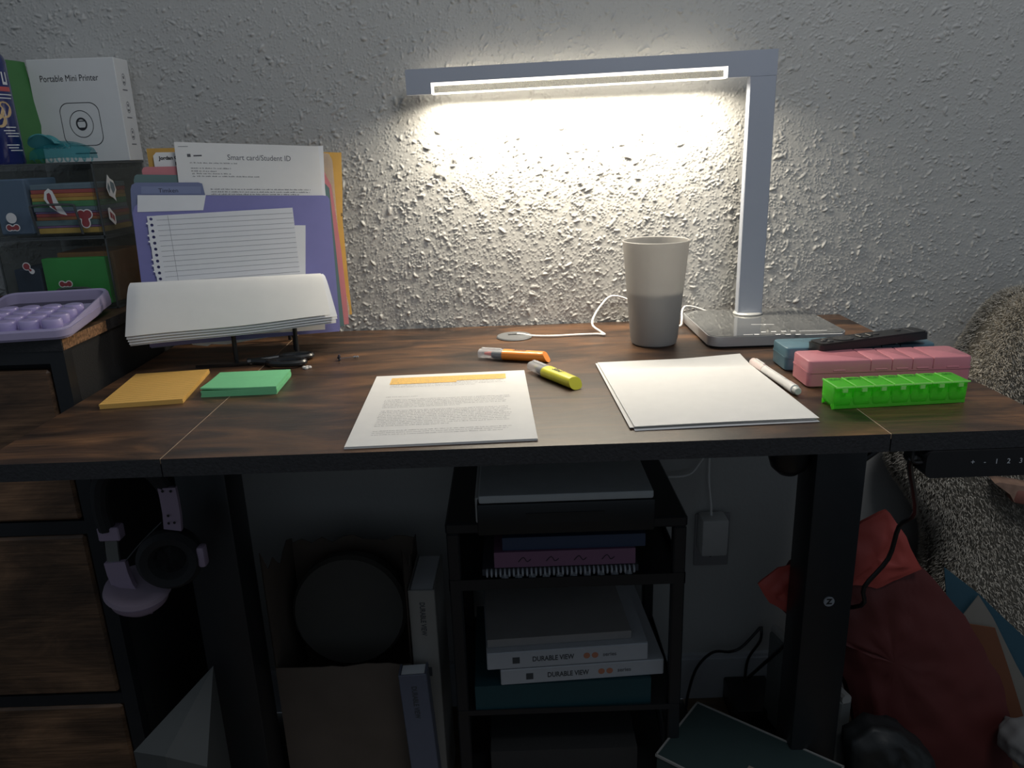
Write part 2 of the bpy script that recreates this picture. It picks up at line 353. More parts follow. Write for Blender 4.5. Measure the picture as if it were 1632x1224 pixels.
lb = obj('light_bar', b, [em, mat('lamp_light_edge', (1, 1, 1), .5, emit=((1, .93, .8), 1.6)), alu, mat('added_back_glow', (1, 1, 1), .5, emit=((1, .905, .74), 24))], lamp, smooth=0); lb['label'] = 'glowing white light bar'  # glow on the back face is added to brighten the wall above the arm
b = B(); b.box(X0, X1, .001, TH-.001, -.0380, -.0266, Ms)
obj('light_guide', b, mat('clear_light_guide', (.34, .34, .33), .2, trans=(.82, (.80, .80, .78))), lamp, smooth=0)
b = B(); b.box(X0, X1, -.0002, TH, -.0397, -.0381, Ms); b.box(X0-.0005, X0+.002, -.0002, TH, -.0384, -.0222, Ms); b.box(X1-.002, X1+.0005, -.0002, TH, -.0384, -.0222, Ms)
obj('light_guide_rim', b, mat('lamp_rim_light', (1, 1, 1), .5, emit=((1, .93, .8), 2.5)), lamp, smooth=0)
la = bpy.data.lights.new('lamp_bar_light', 'AREA'); la.shape = 'RECTANGLE'; la.size = X1-X0-.004; la.size_y = .012; la.energy = LAMP_POWER; la.color = (1, .905, .74); la.spread = math.radians(158)
lo = bpy.data.objects.new('lamp_bar_light', la); COL.objects.link(lo); lo.parent = lamp; lo.location = ((X0+X1)/2, TH/2, ZT+SG*((X0+X1)/2-W2)-.0402); lo.rotation_euler = (0, -math.atan(SG), 0)
cz = .0026
cpts = [(.012, .524, .004), (.022, .519, .0042), (.04, .511, cz), (.075, .505, cz), (.115, .508, cz), (.150, .508, cz), (.163, .500, .003), (.157, .512, .006), (.146, .535, .012), (.150, .556, .022), (.166, .575, .040), (.186, .592, .052), (.215, .597, .045), (.25, .585, .022), (.285, .56, cz), (.303, .548, cz), (.3085, .558, .010), (.315, .585, .022), (.325, .6, .027), (.345, .606, .023), (.37, .603, .014), (.39, .596, .011)]
b = B(); b.tube([Ml @ (Vector(p)-Vector((.4237, .5384, 0))) for p in cpts], .0019, 8, 5); cd_ = obj('cord', b, cord_white, lamp); cd_['label'] = 'thin white power cord'
# ------------------------------------------------------------------ cup
cup = tag(obj('tumbler', B().lathe([(.0, .0003), (.033, .0003), (.0365, .003), (.0385, .012), (.0525, .166), (.0530, .1685), (.0520, .1692), (.0510, .168), (.0505, .160), (.037, .014), (0, .012)], 56, Matrix.Translation((0, 0, 0))), mat('tumbler_grey', (.48, .47, .455), .42, noise=.05, nscale=25, sub=.45), loc=(.2365, .441, 0)), 'tall grey plastic tumbler standing on the desk before the wall', 'cup')
obj('drink', B().lathe([(0, .0125), (.0362, .0145), (.0428, .088), (.0428, .0885), (0, .0885)], 40), mat('drink_grey', (.42, .43, .45), .3), cup)
# ------------------------------------------------------------------ papers on the desk
def text_lines(lines, b, z, rnd, mi=0, gh=.0011):
    """words of small print as flat strokes: lines = (x0, x1, y)"""
    for x0, x1, y in lines:
        x = x0
        while x < x1-.002:
            n = rnd.randint(2, 9)
            for k in range(n):
                if x > x1: break
                h = gh*rnd.choice((1, 1, 1, 1.5)); wv = rnd.uniform(.00035, .0007); dy = -gh*.5
                b.add([(x, y+dy, z), (x+wv, y+dy, z), (x+wv, y+dy+h, z), (x, y+dy+h, z)], [(0, 1, 2, 3)], None, mi); x += .00118
            x += .0012
pk_ = thing('printed_packet', 'printed text page with orange highlighted lines on top of a packet, front of the desk', 'paper', (-.0855, .1535, 0), (0, 0, .029))
PW, PH = .1080, .1397
rnd = random.Random(4)
for i in range(6):
    dx, dy = rnd.uniform(-.0006, .0006), rnd.uniform(-.0006, .0006)
    b = B(); b.box(-PW+dx, PW+dx, -PH+dy, PH+dy, .0003+i*.00045, .0003+i*.00045+.0003); obj('sheet', b, white_paper, pk_, smooth=0)
TZ = .0033
b = B(); L0, L1 = -.083, .083; ln = []
def block(y0, n, last): 
    for i in range(n): ln.append((L0+rnd.uniform(0, .0015), (L1-rnd.uniform(0, .008)) if i < n-1 else L0+(L1-L0)*last, y0-i*.0061))
block(.1215, 8, .72); block(.0350, 1, .27); block(.0220, 6, .60); block(-.0225, 10, .53); block(-.0950, 3, .93)
text_lines(ln, b, TZ, rnd, gh=.0014)
pr_ = obj('printed_text', b, ink_soft, pk_, smooth=0); pr_['kind'] = 'stuff'
b = B(); b.box(L0-.001, L1-.003, .1005, .1250, TZ-.0002, TZ-.0001); b.box(L0-.001, .01, .0935, .1005, TZ-.0002, TZ-.0001)
h_ = obj('highlighting', b, hl_orange, pk_, smooth=0); h_['label'] = 'orange highlighter strokes'
for i, (dx, dy, a, lab) in enumerate([(.0, -.003, .006, 'lowest of the blank white sheets lying right of the highlighters'), (-.003, .0015, -.008, 'middle blank white sheet, sticking out between the other two'), (.001, .0005, .0, 'topmost blank white sheet lying beside the white pen')]):
    def fn(u, v, i=i):
        lift = .0012*math.sin(u*3.1)*(1-v)*.5+(.004*max(0, (v-.85)/.15)*max(0, (u-.6)/.4) if i == 2 else 0)
        return (-PW+2*PW*u, -PH+2*PH*v, .0007+i*.0018+lift*(.4+.3*i))
    b = B(); b.sheet(fn, 12, 12, .0003)
    s_ = obj('paper_sheet', b, white_paper, smooth=60, loc=(.2412+dx, .1830+dy, 0)); s_.rotation_euler = (0, 0, .036+a); tag(s_, lab, 'paper')
# ------------------------------------------------------------------ note pads
def pad(name, lab, cx, cy, rot, w_, d_, h_, m, lined=False):
    t = thing(name, lab, 'note pad', (cx, cy, 0), (0, 0, rot))
    n = 5
    for i in range(n):
        k = rnd.uniform(-.0005, .0005); z0 = .0002+i*h_/n
        def fn(u, v, z0=z0, i=i): return (-w_/2+w_*u+k, -d_/2+d_*v, z0+h_/n-.0002+(.0025*(1-u)**3*(1-v)**3 if i == n-1 and not lined else 0))
        b = B(); b.sheet(fn, 6, 6, h_/n-.0001); obj('note_block', b, m, t)
    if lined:
        b = B()
        for k in range(15): y = d_/2-.012-k*.0092; b.box(-w_/2+.001, w_/2-.001, y-.0003, y+.0003, h_, h_+.00012)
        l = obj('ruled_lines', b, mat('ruling_orange', (.52, .26, .05), .8), t, smooth=0)
    return t
pad('note_pad', 'ruled orange yellow note pad lying at the left of the desk', -.508, .268, .125, .107, .150, .0065, mat('note_orange', (.80, .47, .12), .75, noise=.04, sub=.1), True)
pad('note_pad', 'thick square mint green note pad in front of the scissors', -.3795, .2690, .035, .1035, .086, .0115, mat('note_green', (.20, .62, .30), .75, noise=.04, sub=.1))
# ------------------------------------------------------------------ highlighters
def highlighter(lab, p_cap, p_end, body_m, nib_m, slogan):
    a = Vector((p_cap[0], p_cap[1], 0)); e = Vector((p_end[0], p_end[1], 0)); d = e-a; Ln = d.length
    t = thing('highlighter', lab, 'highlighter', (a.x, a.y, 0), (0, 0, math.atan2(d.y, d.x)), 'flat highlighters between the papers')
    def flat(x0, x1, w0, w1, h0, h1, cut=0, n=8):
        bb = B(); N = 20; vs = []; 
        for i in range(n+1):
            k = i/n
            for j in range(N):
                th = 2*PI*j/N; cs, sn = math.cos(th), math.sin(th)
                y = (w0+(w1-w0)*k)*math.copysign(abs(cs)**.75, cs); z = (h0+(h1-h0)*k)*math.copysign(abs(sn)**.85, sn)
                vs.append((x0+(x1-x0)*k-(cut*k*(.5+.5*sn) if cut else 0), y, .0082+z))
        fs = [(i*N+j, i*N+(j+1) % N, (i+1)*N+(j+1) % N, (i+1)*N+j) for i in range(n) for j in range(N)]
        fs += [tuple(range(N-1, -1, -1)), tuple(n*N+j for j in range(N))]
        return bb.add(vs, fs)
    obj('body', flat(.040, Ln, .0118, .0100, .0080, .0078, .010), body_m, t)
    obj('grip', flat(.022, .040, .0085, .0105, .0058, .0068), mat('grip_black', (.02, .02, .022), .4), t)
    nb = flat(.008, .022, .0018, .0048, .0018, .0036); obj('nib', nb, nib_m, t)
    obj('cap', flat(.0, .041, .0095, .0114, .0068, .0078), mat('clear_cap', (.75, .76, .78), .12, trans=(.72, (.95, .95, .96))), t)
    b = B(); b.box(.004, .036, -.0022, .0022, .0160, .0174); obj('cap_clip', b, mat('clear_cap', 0), t)
    txt(t, slogan, .0105, ink, (.066, .0005, .01635), (0, 0, 0), shear=.25, bold=.0002)
    return t
highlighter('orange bodied highlighter with clear cap lying above the printed page', (-.049, .384), (.0590, .3455), mat('hl_body_orange', (.85, .27, .035), .35, coat=.3), mat('hl_nib_red', (.85, .16, .10), .6), 'Slind')
highlighter('yellow bodied highlighter with clear cap, tip against the orange one', (.0310, .3010), (.0885, .2000), mat('hl_body_yellow', (.78, .72, .05), .35, coat=.3), mat('hl_nib_yellow', (.8, .75, .2), .6), 'Slind')
# ------------------------------------------------------------------ white pen
t = thing('marker_pen', 'slim white pen with a pale pink cap beside the blank sheets', 'pen', (.3515, .2885, .0068), (0, 0, math.atan2(-.148, .0125)))
ML = Matrix(((0, 0, 1, 0), (0, 1, 0, 0), (-1, 0, 0, 0), (0, 0, 0, 1)))
pen_w = mat('pen_white', (.80, .79, .77), .3)
b = B(); b.lathe([(.0045, .045), (.0060, .046), (.0060, .118), (.0064, .120), (.0064, .140)], 24, ML); obj('barrel', b, pen_w, t)
b = B(); b.lathe([(.0035, 0), (.0058, .004), (.0063, .008), (.0063, .0455)], 24, ML); obj('cap', b, mat('pen_pink', (.80, .66, .63), .35), t)
b = B(); b.lathe([(.0050, .140), (.0050, .148), (.0042, .1495)], 24, ML); obj('end_plug', b, mat('plug_grey', (.6, .61, .58), .4), t)
b = B(); b.box(.014, .042, -.0012, .0012, .0062, .0078); b.box(.050, .112, -.0012, .0012, .0058, .0065); obj('clip', b, pen_w, t, smooth=0)
# ------------------------------------------------------------------ pill organisers
def organiser(name, lab, x0, x1, y0, y1, h, m, cells, rot=0):
    t = thing(name, lab, 'pill box', ((x0+x1)/2, (y0+y1)/2, 0), (0, 0, rot)); w2, d2 = (x1-x0)/2, (y1-y0)/2
    b = B(); b.prism(rrect(-w2+.003, w2-.003, -d2+.003, d2-.003, .006, 5), .0003, .004); b.prism(rrect(-w2, w2, -d2, d2, .0068, 5), .0025, h*.598); b.prism(rrect(-w2-.0006, w2+.0006, -d2-.0006, d2+.0006, .007, 5), h*.55, h*.598); obj('box_body', b, m, t)
    # lids side by side: wide end lids, narrow middle ones
    for a, c in cells:
        r0 = .0065 if a == 0 else .0012; r1 = .0065 if c == 1 else .0012; X0_, X1_ = -w2+a*2*w2+.0002, -w2+c*2*w2-.0002; ol = []
        for cx_, cy_, rr, a0 in ((X1_, d2, r1, 0), (X0_, d2, r0, PI/2), (X0_, -d2, r0, PI), (X1_, -d2, r1, 1.5*PI)):
            sx_, sy_ = (1 if cx_ == X1_ else -1), (1 if cy_ > 0 else -1)
            for k in range(5): q = a0+PI/2*k/4; ol.append((cx_-sx_*rr+rr*math.cos(q), cy_-sy_*rr+rr*math.sin(q)))
        ins = [(x-(x-(X0_+X1_)/2)*min(.4, .0016/((X1_-X0_)/2)), y*(1-.0022/d2)) for x, y in ol]; n_ = len(ol); b = B()
        b.add([(x, y, h*.60) for x, y in ol]+[(x, y, h-.0028) for x, y in ol]+[(x*.0+ins[k2][0]*.35+x*.65, y*.65+ins[k2][1]*.35, h-.0008) for k2, (x, y) in enumerate(ol)]+[(x, y, h) for x, y in ins], [tuple(range(n_-1, -1, -1)), tuple(3*n_+k2 for k2 in range(n_))]+[(L_*n_+k2, L_*n_+(k2+1) % n_, (L_+1)*n_+(k2+1) % n_, (L_+1)*n_+k2) for L_ in range(3) for k2 in range(n_)]); obj('lid', b, m, t)
        b = B(); b.rbox(-w2+(a+c)*w2-.008, -w2+(a+c)*w2+.008, -d2-.0009, -d2+.001, h*.60, h*.66, .0004, 1); obj('latch', b, m, t)
    return t
CEL = [(0, .38), (.38, .51), (.51, .635), (.635, .76), (.76, 1)]
blue_p = mat('pill_blue', (.085, .175, .225), .35, noise=.04, coat=.2); pink_p = mat('pill_pink', (.58, .215, .255), .38, noise=.04, coat=.2)
organiser('pill_organiser', 'dusty blue pill organiser box lying under the remote, behind the pink one', .387, .598, .2520, .309, .034, blue_p, CEL)
organiser('pill_organiser', 'dusty pink pill organiser box between the blue and the green boxes', .388, .603, .172, .230, .0365, pink_p, CEL)
gp = mat('pill_green', (.26, .86, .12), .2, trans=(.46, (.62, 1, .45)), sub=.5)
gp_rim = mat('pill_green_rim', (.48, .95, .30), .25, sub=.4)
t = thing('pill_organiser', 'translucent bright green weekly pill box with seven lettered lids, nearest the desk edge', 'pill box', (.4675, .1040, 0), (0, 0, .055))
CW = .0238
for i in range(7):
    x0 = -3.5*CW+i*CW; n = 8
    b = B()
    def ring(dx, dy, z): return [(x, y, z) for x, y in rrect(x0+dx, x0+CW-dx, -.0168+dy, .0168-dy, .003, 3)]
    lv = [(.0052, .0060, .0016), (.0026, .0032, .0030), (.0009, .0012, .0062), (.0002, .0004, .0110), (.0002, 0, .0283)]; vs = []
    for dx, dy, z in lv: vs += ring(dx, dy, z)
    for dx, dy, z in lv[::-1]: vs += ring(dx+.0011, dy+.0011, z+(.0012 if z < .02 else 0))
    n_ = 16; m_ = len(vs)//n_; fs = [(a*n_+k, a*n_+(k+1) % n_, (a+1)*n_+(k+1) % n_, (a+1)*n_+k) for a in range(m_-1) for k in range(n_)]+[tuple(range(n_-1, -1, -1)), tuple((m_-1)*n_+k for k in range(n_))]
    b.add(vs, fs); obj('cell', b, gp, t, smooth=40)
    b = B()
    def fn(u, v, x0=x0): 
        bow = .0016*math.sin(PI*u); return (x0+.0007+(CW-.0014)*u, -.0185-bow+(.0185*2+bow)*v, .0295+.0006*math.sin(PI*u))
    b.sheet(fn, 6, 4, .0016); ld = obj('lid', b, gp, t)
    b = B(); b.box(x0+.001, x0+.0022, -.0185, .018, .0292, .0306); b.box(x0+CW/2-.003, x0+CW/2+.003, -.0205, -.0170, .0232, .0278); b.box(x0+.0007, x0+CW-.0007, -.0205, -.0192, .0286, .0303); obj('lid_rib', b, gp_rim, ld, smooth=0)
    txt(ld, ['SUN', 'MON', 'TUE', 'WED', 'THU', 'FRI', 'SAT'][i], .0075, mat('lid_print', (.015, .12, .01), .6), (x0+CW*.52, .010, .0308), bold=.0002)
b = B(); b.box(-3.5*CW+.001, 3.5*CW-.001, -.0150, -.0138, .0012, .0150); b.box(-3.5*CW+.001, 3.5*CW-.001, .0138, .0150, .0012, .0150); obj('base_rail', b, gp, t, smooth=0)
b = B()
for x in (-3.5*CW+.002, 3.5*CW-.002):
    for y in (-.0130, .0130): b.add([(x-.0018, y, .0002), (x+.0018, y, .0002), (x+.0030, y*.85, .0060), (x-.0030, y*.85, .0060), (x, y*1.12, .0055)], [(0, 1, 4), (1, 2, 4), (2, 3, 4), (3, 0, 4), (0, 3, 2, 1)])
obj('foot', b, gp, t, smooth=0)
py_ = mat('pill_yellow', (.80, .72, .15), .35)
for k, (x, y) in enumerate(((.0655, -.006), (.0695, -.002), (.0665, .004))):
    b = B(); b.lathe([(.0, -.0042), (.0016, -.0036), (.0022, -.002), (.0022, .002), (.0016, .0036), (0, .0042)], 12, Matrix.Rotation(PI/2, 4, 'Y') @ Matrix.Rotation(.7*k, 4, 'X'))
    o = obj('capsule', b, py_, loc=(.4675+x, .1040+y+.055*x, .0052)); o.rotation_euler = (0, 0, .5+k); tag(o, ('lowest tiny yellow capsule in the SAT cell of the green pill box', 'middle tiny yellow capsule in the SAT cell of the green pill box', 'tiny yellow capsule in the SAT cell standing closest to its back wall')[k], 'pill', 'yellow capsules in the green pill box')
# ------------------------------------------------------------------ remote
t = thing('remote_control', 'slim black remote control lying across the pink and blue boxes', 'remote control', (.5005, .2505, .0368), (math.radians(-3), math.radians(-2.6), math.radians(9.8)))
b = B(); b.prism(rrect(-.082, .082, -.0175, .0175, .006, 4), 0.0005, .0105); b.prism(rrect(-.0795, .0795, -.0168, .0168, .006, 4), .0105, .0125); obj('remote_body', b, black_plastic, t)
rb = mat('remote_button', (.035, .035, .037), .5)
bz = .0126
b = B(); b.lathe([(.0085, bz-.001), (.0135, bz), (.0135, bz+.0009), (.0120, bz+.0013), (.0085, bz+.0009)], 28, Matrix.Translation((-.038, 0, 0))); obj('direction_ring', b, rb, t)
for x, y, r in ((-.038, 0, .0062), (-.062, -.007, .0042), (-.062, .007, .0042), (-.068, 0, .0036), (-.010, .009, .0045), (-.010, -.009, .0045), (.012, 0, .0042), (.050, .006, .0040)):
    b = B(); b.lathe([(r, bz-.0005), (r, bz+.0008), (r*.8, bz+.0013)], 16, Matrix.Translation((x, y, 0))); obj('button', b, rb, t)
for x in (-.014, .001):
    b = B(); b.rbox(x-.0022, x+.0022, -.0075, .0075, bz-.0005, bz+.0016, .001, 1); obj('rocker_button', b, rb, t)
b = B()
for x, y in ((-.0275, 0), (-.0485, 0), (-.038, .0105), (-.038, -.0105)): b.box(x-.0006, x+.0006, y-.0006, y+.0006, bz+.0011, bz+.0014)
b.box(.062, .0626, -.012, .012, bz-.0001, bz+.0001); obj('button_print', b, ink_soft, t, smooth=0)
# ------------------------------------------------------------------ scissors and small bits
t = thing('scissors', 'black handled scissors lying between the green pad and the paper rack', 'scissors', (0, 0, 0))
sm = mat('scissor_black', (.016, .017, .019), .32, coat=.2)
b = B()
piv = (-.412, .3905)
def loop(cx, cy, a, rx, ry, th):
    pts = []
    for k in range(25):
        q = 2*PI*k/24; x, y = rx*math.cos(q), ry*math.sin(q); pts.append((cx+x*math.cos(a)-y*math.sin(a), cy+x*math.sin(a)+y*math.cos(a), .0062))
    b.tube(pts, th, 8, 0)
loop(-.3470, .4125, .12, .0250, .0120, .0045); loop(-.3530, .3775, -.10, .0290, .0140, .0048)
b.tube([(-.372, .3800, .0062), (-.392, .385, .006), (-.418, .3925, .0058)], .0052, 8); b.tube([(-.370, .409, .0062), (-.392, .3985, .006), (-.418, .388, .0056)], .0050, 8)
obj('handle', b, sm, t)
for s, mz in ((1, .0030), (-1, .0052)):
    b = B(); b.prism([(-.405, .3905+s*.006), (-.405, .3905-s*.003), (-.440, .3840-s*.004), (-.496, .3760), (-.440, .3840+s*.005)], mz-.0012, mz+.0008); obj('blade', b, mat('blade_dark', (.05, .05, .055), .25, metal=.8), t, smooth=0)
b = B(); b.lathe([(.005, .002), (.005, .0078), (.003, .0088)], 16, Matrix.Translation((-.413, .3905, 0))); obj('pivot_screw', b, mat('pivot_metal', (.3, .3, .3), .3, metal=.9), t)
t = thing('stud_pin', 'tiny dark rhinestone stud on a thin pin with a silver bead end', 'pin', (-.2615, .4005, .0035), (0, 0, .22))
b = B(); b.cyl((-.012, 0, 0), (.014, 0, .0005), .0006, seg=8); obj('pin_shaft', b, mat('pin_metal', (.5, .45, .4), .25, metal=1), t)
b = B()
for k in range(5):
    a = 2*PI*k/5; b.lathe([(.0, -.002), (.0022, 0), (.0010, .0022), (0, .0024)], 7, Matrix.Translation((-.013, .0036*math.cos(a), .0036*math.sin(a)+.0012)) @ Matrix.Rotation(a, 4, 'X'))
b.lathe([(.0, -.002), (.0026, 0), (.0012, .0024), (0, .0026)], 7, Matrix.Translation((-.0145, 0, .0012))); obj('rhinestone_head', b, mat('stone_dark', (.03, .03, .04), .08, spec=.9), t, smooth=0)
b = B(); b.lathe([(0, -.0022), (.0016, -.0016), (.0022, 0), (.0016, .0016), (0, .0022)], 14, Matrix.Translation((.0155, 0, .0003))); b.lathe([(.0025, 0), (.0012, .004)], 10, Matrix.Translation((.0125, 0, .0003)) @ Matrix.Rotation(-PI/2, 4, 'Y')); obj('bead', b, mat('bead_silver', (.8, .8, .78), .12, metal=1), t)
b = B()
for x, y in ((-.0042, .001), (0, .0025), (.0042, .001), (0, -.0035)): b.lathe([(0, .0002), (.0030, .0004), (.0034, .002), (.0022, .0038), (0, .0042)], 14, Matrix.Translation((x, y, 0)))
tag(obj('earring_back', b, mat('clear_silicone', (.70, .68, .66), .35, sub=.3), loc=(-.3165, .3565, 0)), 'small translucent whitish earring back right of the green pad', 'earring back')
# ------------------------------------------------------------------ dresser on the left
dr = thing('dresser', 'tall dresser with rustic drawers and a black frame left of the desk', 'dresser', (0, 0, 0))
DX0, DX1, DY0, DY1, DT = -1.16, -.604, .222, .602, .090
b = B(); b.box(DX0, DX1, DY0-.002, DY1, DT-.016, DT, mi=1, top=0)
obj('top_board', b, [wood_dr, edge_black], dr, smooth=0)
b = B(); b.box(DX1, DX1+.0006, DY0+.0, DY0+.118, DT-.0158, DT-.0005); pe = obj('raw_edge', b, mat('chipboard_raw', (.24, .125, .06), .9, noise=.7, nscale=260, bump=.6, bscale=300), dr, smooth=0); pe['label'] = 'bare chipboard edge where the band is gone'
b = B(); b.box(DX1-.022, DX1-.001, DY0, DY0+.02, -DZ, DT-.016); b.box(DX0, DX0+.022, DY0, DY0+.02, -DZ, DT-.016); b.box(DX0+.022, DX1-.022, DY0, DY0+.02, DT-.034, DT-.016)
b.box(DX0+.022, DX1-.022, DY0+.004, DY0+.02, -.203, -.182); b.box(DX0+.022, DX1-.022, DY0+.004, DY0+.02, -.50, -.481)
obj('frame', b, black_metal, dr, smooth=0)
b = B(); b.box(DX0+.002, DX1-.003, DY0+.02, DY1, -DZ+.03, DT-.017); obj('side_cover', b, black_soft, dr, smooth=0)
for z0, z1 in ((-.180, .046), (-.479, -.205), (-.80, -.502)):
    b = B(); b.rbox(DX0+.026, DX1-.028, DY0+.002, DY0+.0195, z0, z1, .004, 1); d_ = obj('drawer', b, wood_dr, dr)
    b = B(); b.tube([(-.93, DY0+.004, (z0+z1)/2), (-.925, DY0-.02, (z0+z1)/2), (-.835, DY0-.02, (z0+z1)/2), (-.83, DY0+.004, (z0+z1)/2)], .005, 8, 3); obj('handle', b, black_metal, d_)
# ------------------------------------------------------------------ calculator
lil = mat('lilac_plastic', (.40, .35, .52), .35, noise=.02, coat=.15); lil_k = mat('lilac_key', (.46, .39, .66), .28, coat=.2)
t = thing('calculator', 'lilac desk calculator with round keys on top of the dresser', 'calculator', (-.6805, .3000, .0965), (math.radians(3.5), 0, math.radians(8.5)))
hw, hd = .078, .098
b = B(); b.prism(rrect(-hw, hw, -hd, hd*.55, .018, 6), .004, .013)
b.prism(rrect(-hw+.003, hw-.003, -hd+.003, hd*.55, .016, 6), .0005, .004)
# raised rim all around, higher at the back
rim = rrect(-hw+.004, hw-.004, -hd+.004, hd-.004, .016, 6); rim = rim+rim[:1]
th_ = lambda y: .0125+max(0, y+.01)/hd*.011
n_ = len(rim)-1; ro = rim[:-1]; ri = [(x*.945, y*.955) for x, y in ro]
b.add([(x*1.03, y*1.02, .0035) for x, y in ro]+[(x*1.04, y*1.03, .010) for x, y in ro]+[(x*1.02, y*1.015, th_(y)) for x, y in ro]+[(x*.995, y*.995, th_(y)+.0028) for x, y in ro]+[(x, y, th_(y)+.0015) for x, y in ri]+[(x, y, .008) for x, y in ri], [(L_*n_+k, L_*n_+(k+1) % n_, (L_+1)*n_+(k+1) % n_, (L_+1)*n_+k) for L_ in range(5) for k in range(n_)])
obj('case', b, lil, t)
b = B(); b.prism(rrect(-hw+.006, hw-.006, hd*.30, hd-.006, .010, 4), .004, .0105); obj('display', b, mat('display_dark', (.012, .013, .016), .15), t)
for r in range(4):
    for c in range(5):
        kx = -hw+.0165+c*.0288; ky = -hd+.019+r*.0265
        b = B(); b.lathe([(.0108, .0125), (.0116, .0165), (.0116, .0225), (.0106, .0250), (.0088, .0256), (.0, .0246)], 18, Matrix.Translation((kx, ky, 0)), sx=1.12); obj('key', b, lil_k, t)
b = B()
for x in (-.05, .05): b.lathe([(.008, -.0035), (.009, .001)], 14, Matrix.Translation((x, -hd+.02, .001)))
obj('rubber_foot', b, lil, t)
# ------------------------------------------------------------------ clear stacking drawers
AX0, AX1, AY0, AY1 = -.802, -.628, .430, .606
acr = mat('clear_acrylic', (.12, .13, .12), .06, trans=(.955, (.95, .955, .95)), spec=.7)
acr_e = mat('acrylic_edge', (.10, .11, .11), .12, trans=(.45, (.6, .62, .62)), spec=.8)
def panel_box(b, x0, x1, y0, y1, z0, z1, th=.0022, top=True, front=True, back=True):
    b.box(x0, x0+th, y0, y1, z0, z1); b.box(x1-th, x1, y0, y1, z0, z1); b.box(x0+th, x1-th, y0, y1, z0, z0+th)
    if top: b.box(x0+th, x1-th, y0, y1, z1-th, z1)
    if back: b.box(x0+th, x1-th, y1-th, y1, z0+th, z1-th)
    if front: b.box(x0+th, x1-th, y0, y0+th, z0+th, z1-th)
for k, (z0, z1, lab) in enumerate(((.0905, .2035, 'clear acrylic drawer box, lower one, holding green and orange paper pads'), (.2040, .3165, 'clear acrylic drawer box, upper one, with rainbow note pads and red stickers'))):
    t = thing('acrylic_drawer_box', lab, 'drawer box', (0, 0, 0))
    b = B(); panel_box(b, AX0, AX1, AY0+.003, AY1, z0, z1, front=False); obj('shell', b, acr, t, smooth=0)
    b = B(); e = .0024
    for x in (AX0, AX1-e): b.box(x, x+e, AY0+.0028, AY0+.0052, z0, z1)
    for z in (z0, z1-e): b.box(AX0, AX1, AY0+.0028, AY0+.0052, z, z+e)
    b.box(AX1-.0002, AX1+.0008, AY0+.003, AY1, z0, z0+.003); b.box(AX1-.0002, AX1+.0008, AY0+.003, AY1, z1-.003, z1)
    obj('edge_rim', b, acr_e, t, smooth=0)
    b = B(); panel_box(b, AX0+.004, AX1-.004, AY0, AY1-.006, z0+.004, z1-.010, top=False); dd = obj('drawer', b, acr, t, smooth=0)
    b = B()
    if k: pts = [(-.728, AY0-.001, z0+.006), (-.729, AY0-.008, z0+.044), (-.722, AY0-.008, z0+.051), (-.668, AY0-.008, z0+.051), (-.661, AY0-.008, z0+.044), (-.660, AY0-.001, z0+.006)]
    else: pts = [(-.722, AY0-.001, z0+.012), (-.716, AY0-.008, z0+.030), (-.705, AY0-.008, z0+.036), (-.668, AY0-.008, z0+.036), (-.657, AY0-.008, z0+.030), (-.652, AY0-.001, z0+.012)]
    b.tube(pts, .0020, 8, 4); obj('handle', b, acr_e, dd)
    if k: box_hi = t
    else: box_lo = t
# stickers: plain bows, hearts and leaves with a white border
st_w = mat('sticker_white', (.72, .71, .69), .45); st_r = mat('sticker_red', (.28, .05, .055), .45); st_g = mat('sticker_grey', (.16, .20, .22), .45)
def sticker(parent, poly, inner, m, plane, face, off, name='sticker'):
    """poly in metres on the face plane; face 'front' (x, z) at y = plane or 'side' (y, z) at x = plane"""
    def put(pp, d0, d1):
        b = B(); b.prism(pp, d0, d1)
        b.v = [((u+off[0]), plane-w_, (v+off[1])) if face == 'front' else (plane+w_, u+off[0], v+off[1]) for u, v, w_ in b.v]; return b
    o = obj(name, put(poly, .0002, .0005), st_w, parent, smooth=0)
    for pp in inner: obj('sticker_print', put(pp, .0005, .0007), m, o, smooth=0)
    return o
def blob(pts, r, n=10):
    """outline of overlapping discs, traced by angle from their mean"""
    out = []
    for k in range(36):
        a = 2*PI*k/36; best = 0
        for x, y, q in pts:
            q += r; bb = x*math.cos(a)+y*math.sin(a); c = x*x+y*y-q*q; D = bb*bb-c
            if D > 0: best = max(best, bb+math.sqrt(D))
        out.append((best*math.cos(a), best*math.sin(a)))
    return out
bow = [(-.0055, .001, .0042), (.0055, .001, .0042), (0, 0, .0028)]
heart = [(-.005, .003, .0062), (.005, .003, .0062), (0, -.006, .0052)]
leafw = [(-.006, .017), (.0005, .022), (.006, .018), (.012, .0), (.022, -.019), (.012, -.0165), (-.002, -.006), (-.009, .006)]
leafi = [(-.003, .014), (.001, .0155), (.003, .012), (.004, .0), (.008, -.012), (.001, -.006), (-.004, .006)]
FY = AY0; SXp = AX1+.0008
sticker(box_hi, leafw, [leafi], st_r, FY, 'front', (-.701, .258))
sticker(box_hi, blob(heart+[(0, -.0105, .006)], .0016), [blob(heart+[(0, -.0105, .006)], 0)], st_r, FY, 'front', (-.6525, .2365))
sticker(box_hi, blob(bow, .0013), [blob(bow, 0)], st_r, FY, 'front', (-.7665, .2220))
sticker(box_hi, blob([(0, 0, .008)], 0), [blob([(0, .0, .004)], 0)], st_w, FY, 'front', (-.7660, .2375))
sticker(box_lo, blob([(-.002, .003, .005), (.005, -.005, .003)], .0013), [blob([(-.002, .003, .005), (.003, -.003, .002)], 0)], st_r, FY, 'front', (-.7570, .1595))
sticker(box_lo, blob(bow, .0013), [blob(bow, 0)], st_r, FY, 'front', (-.7030, .1318))
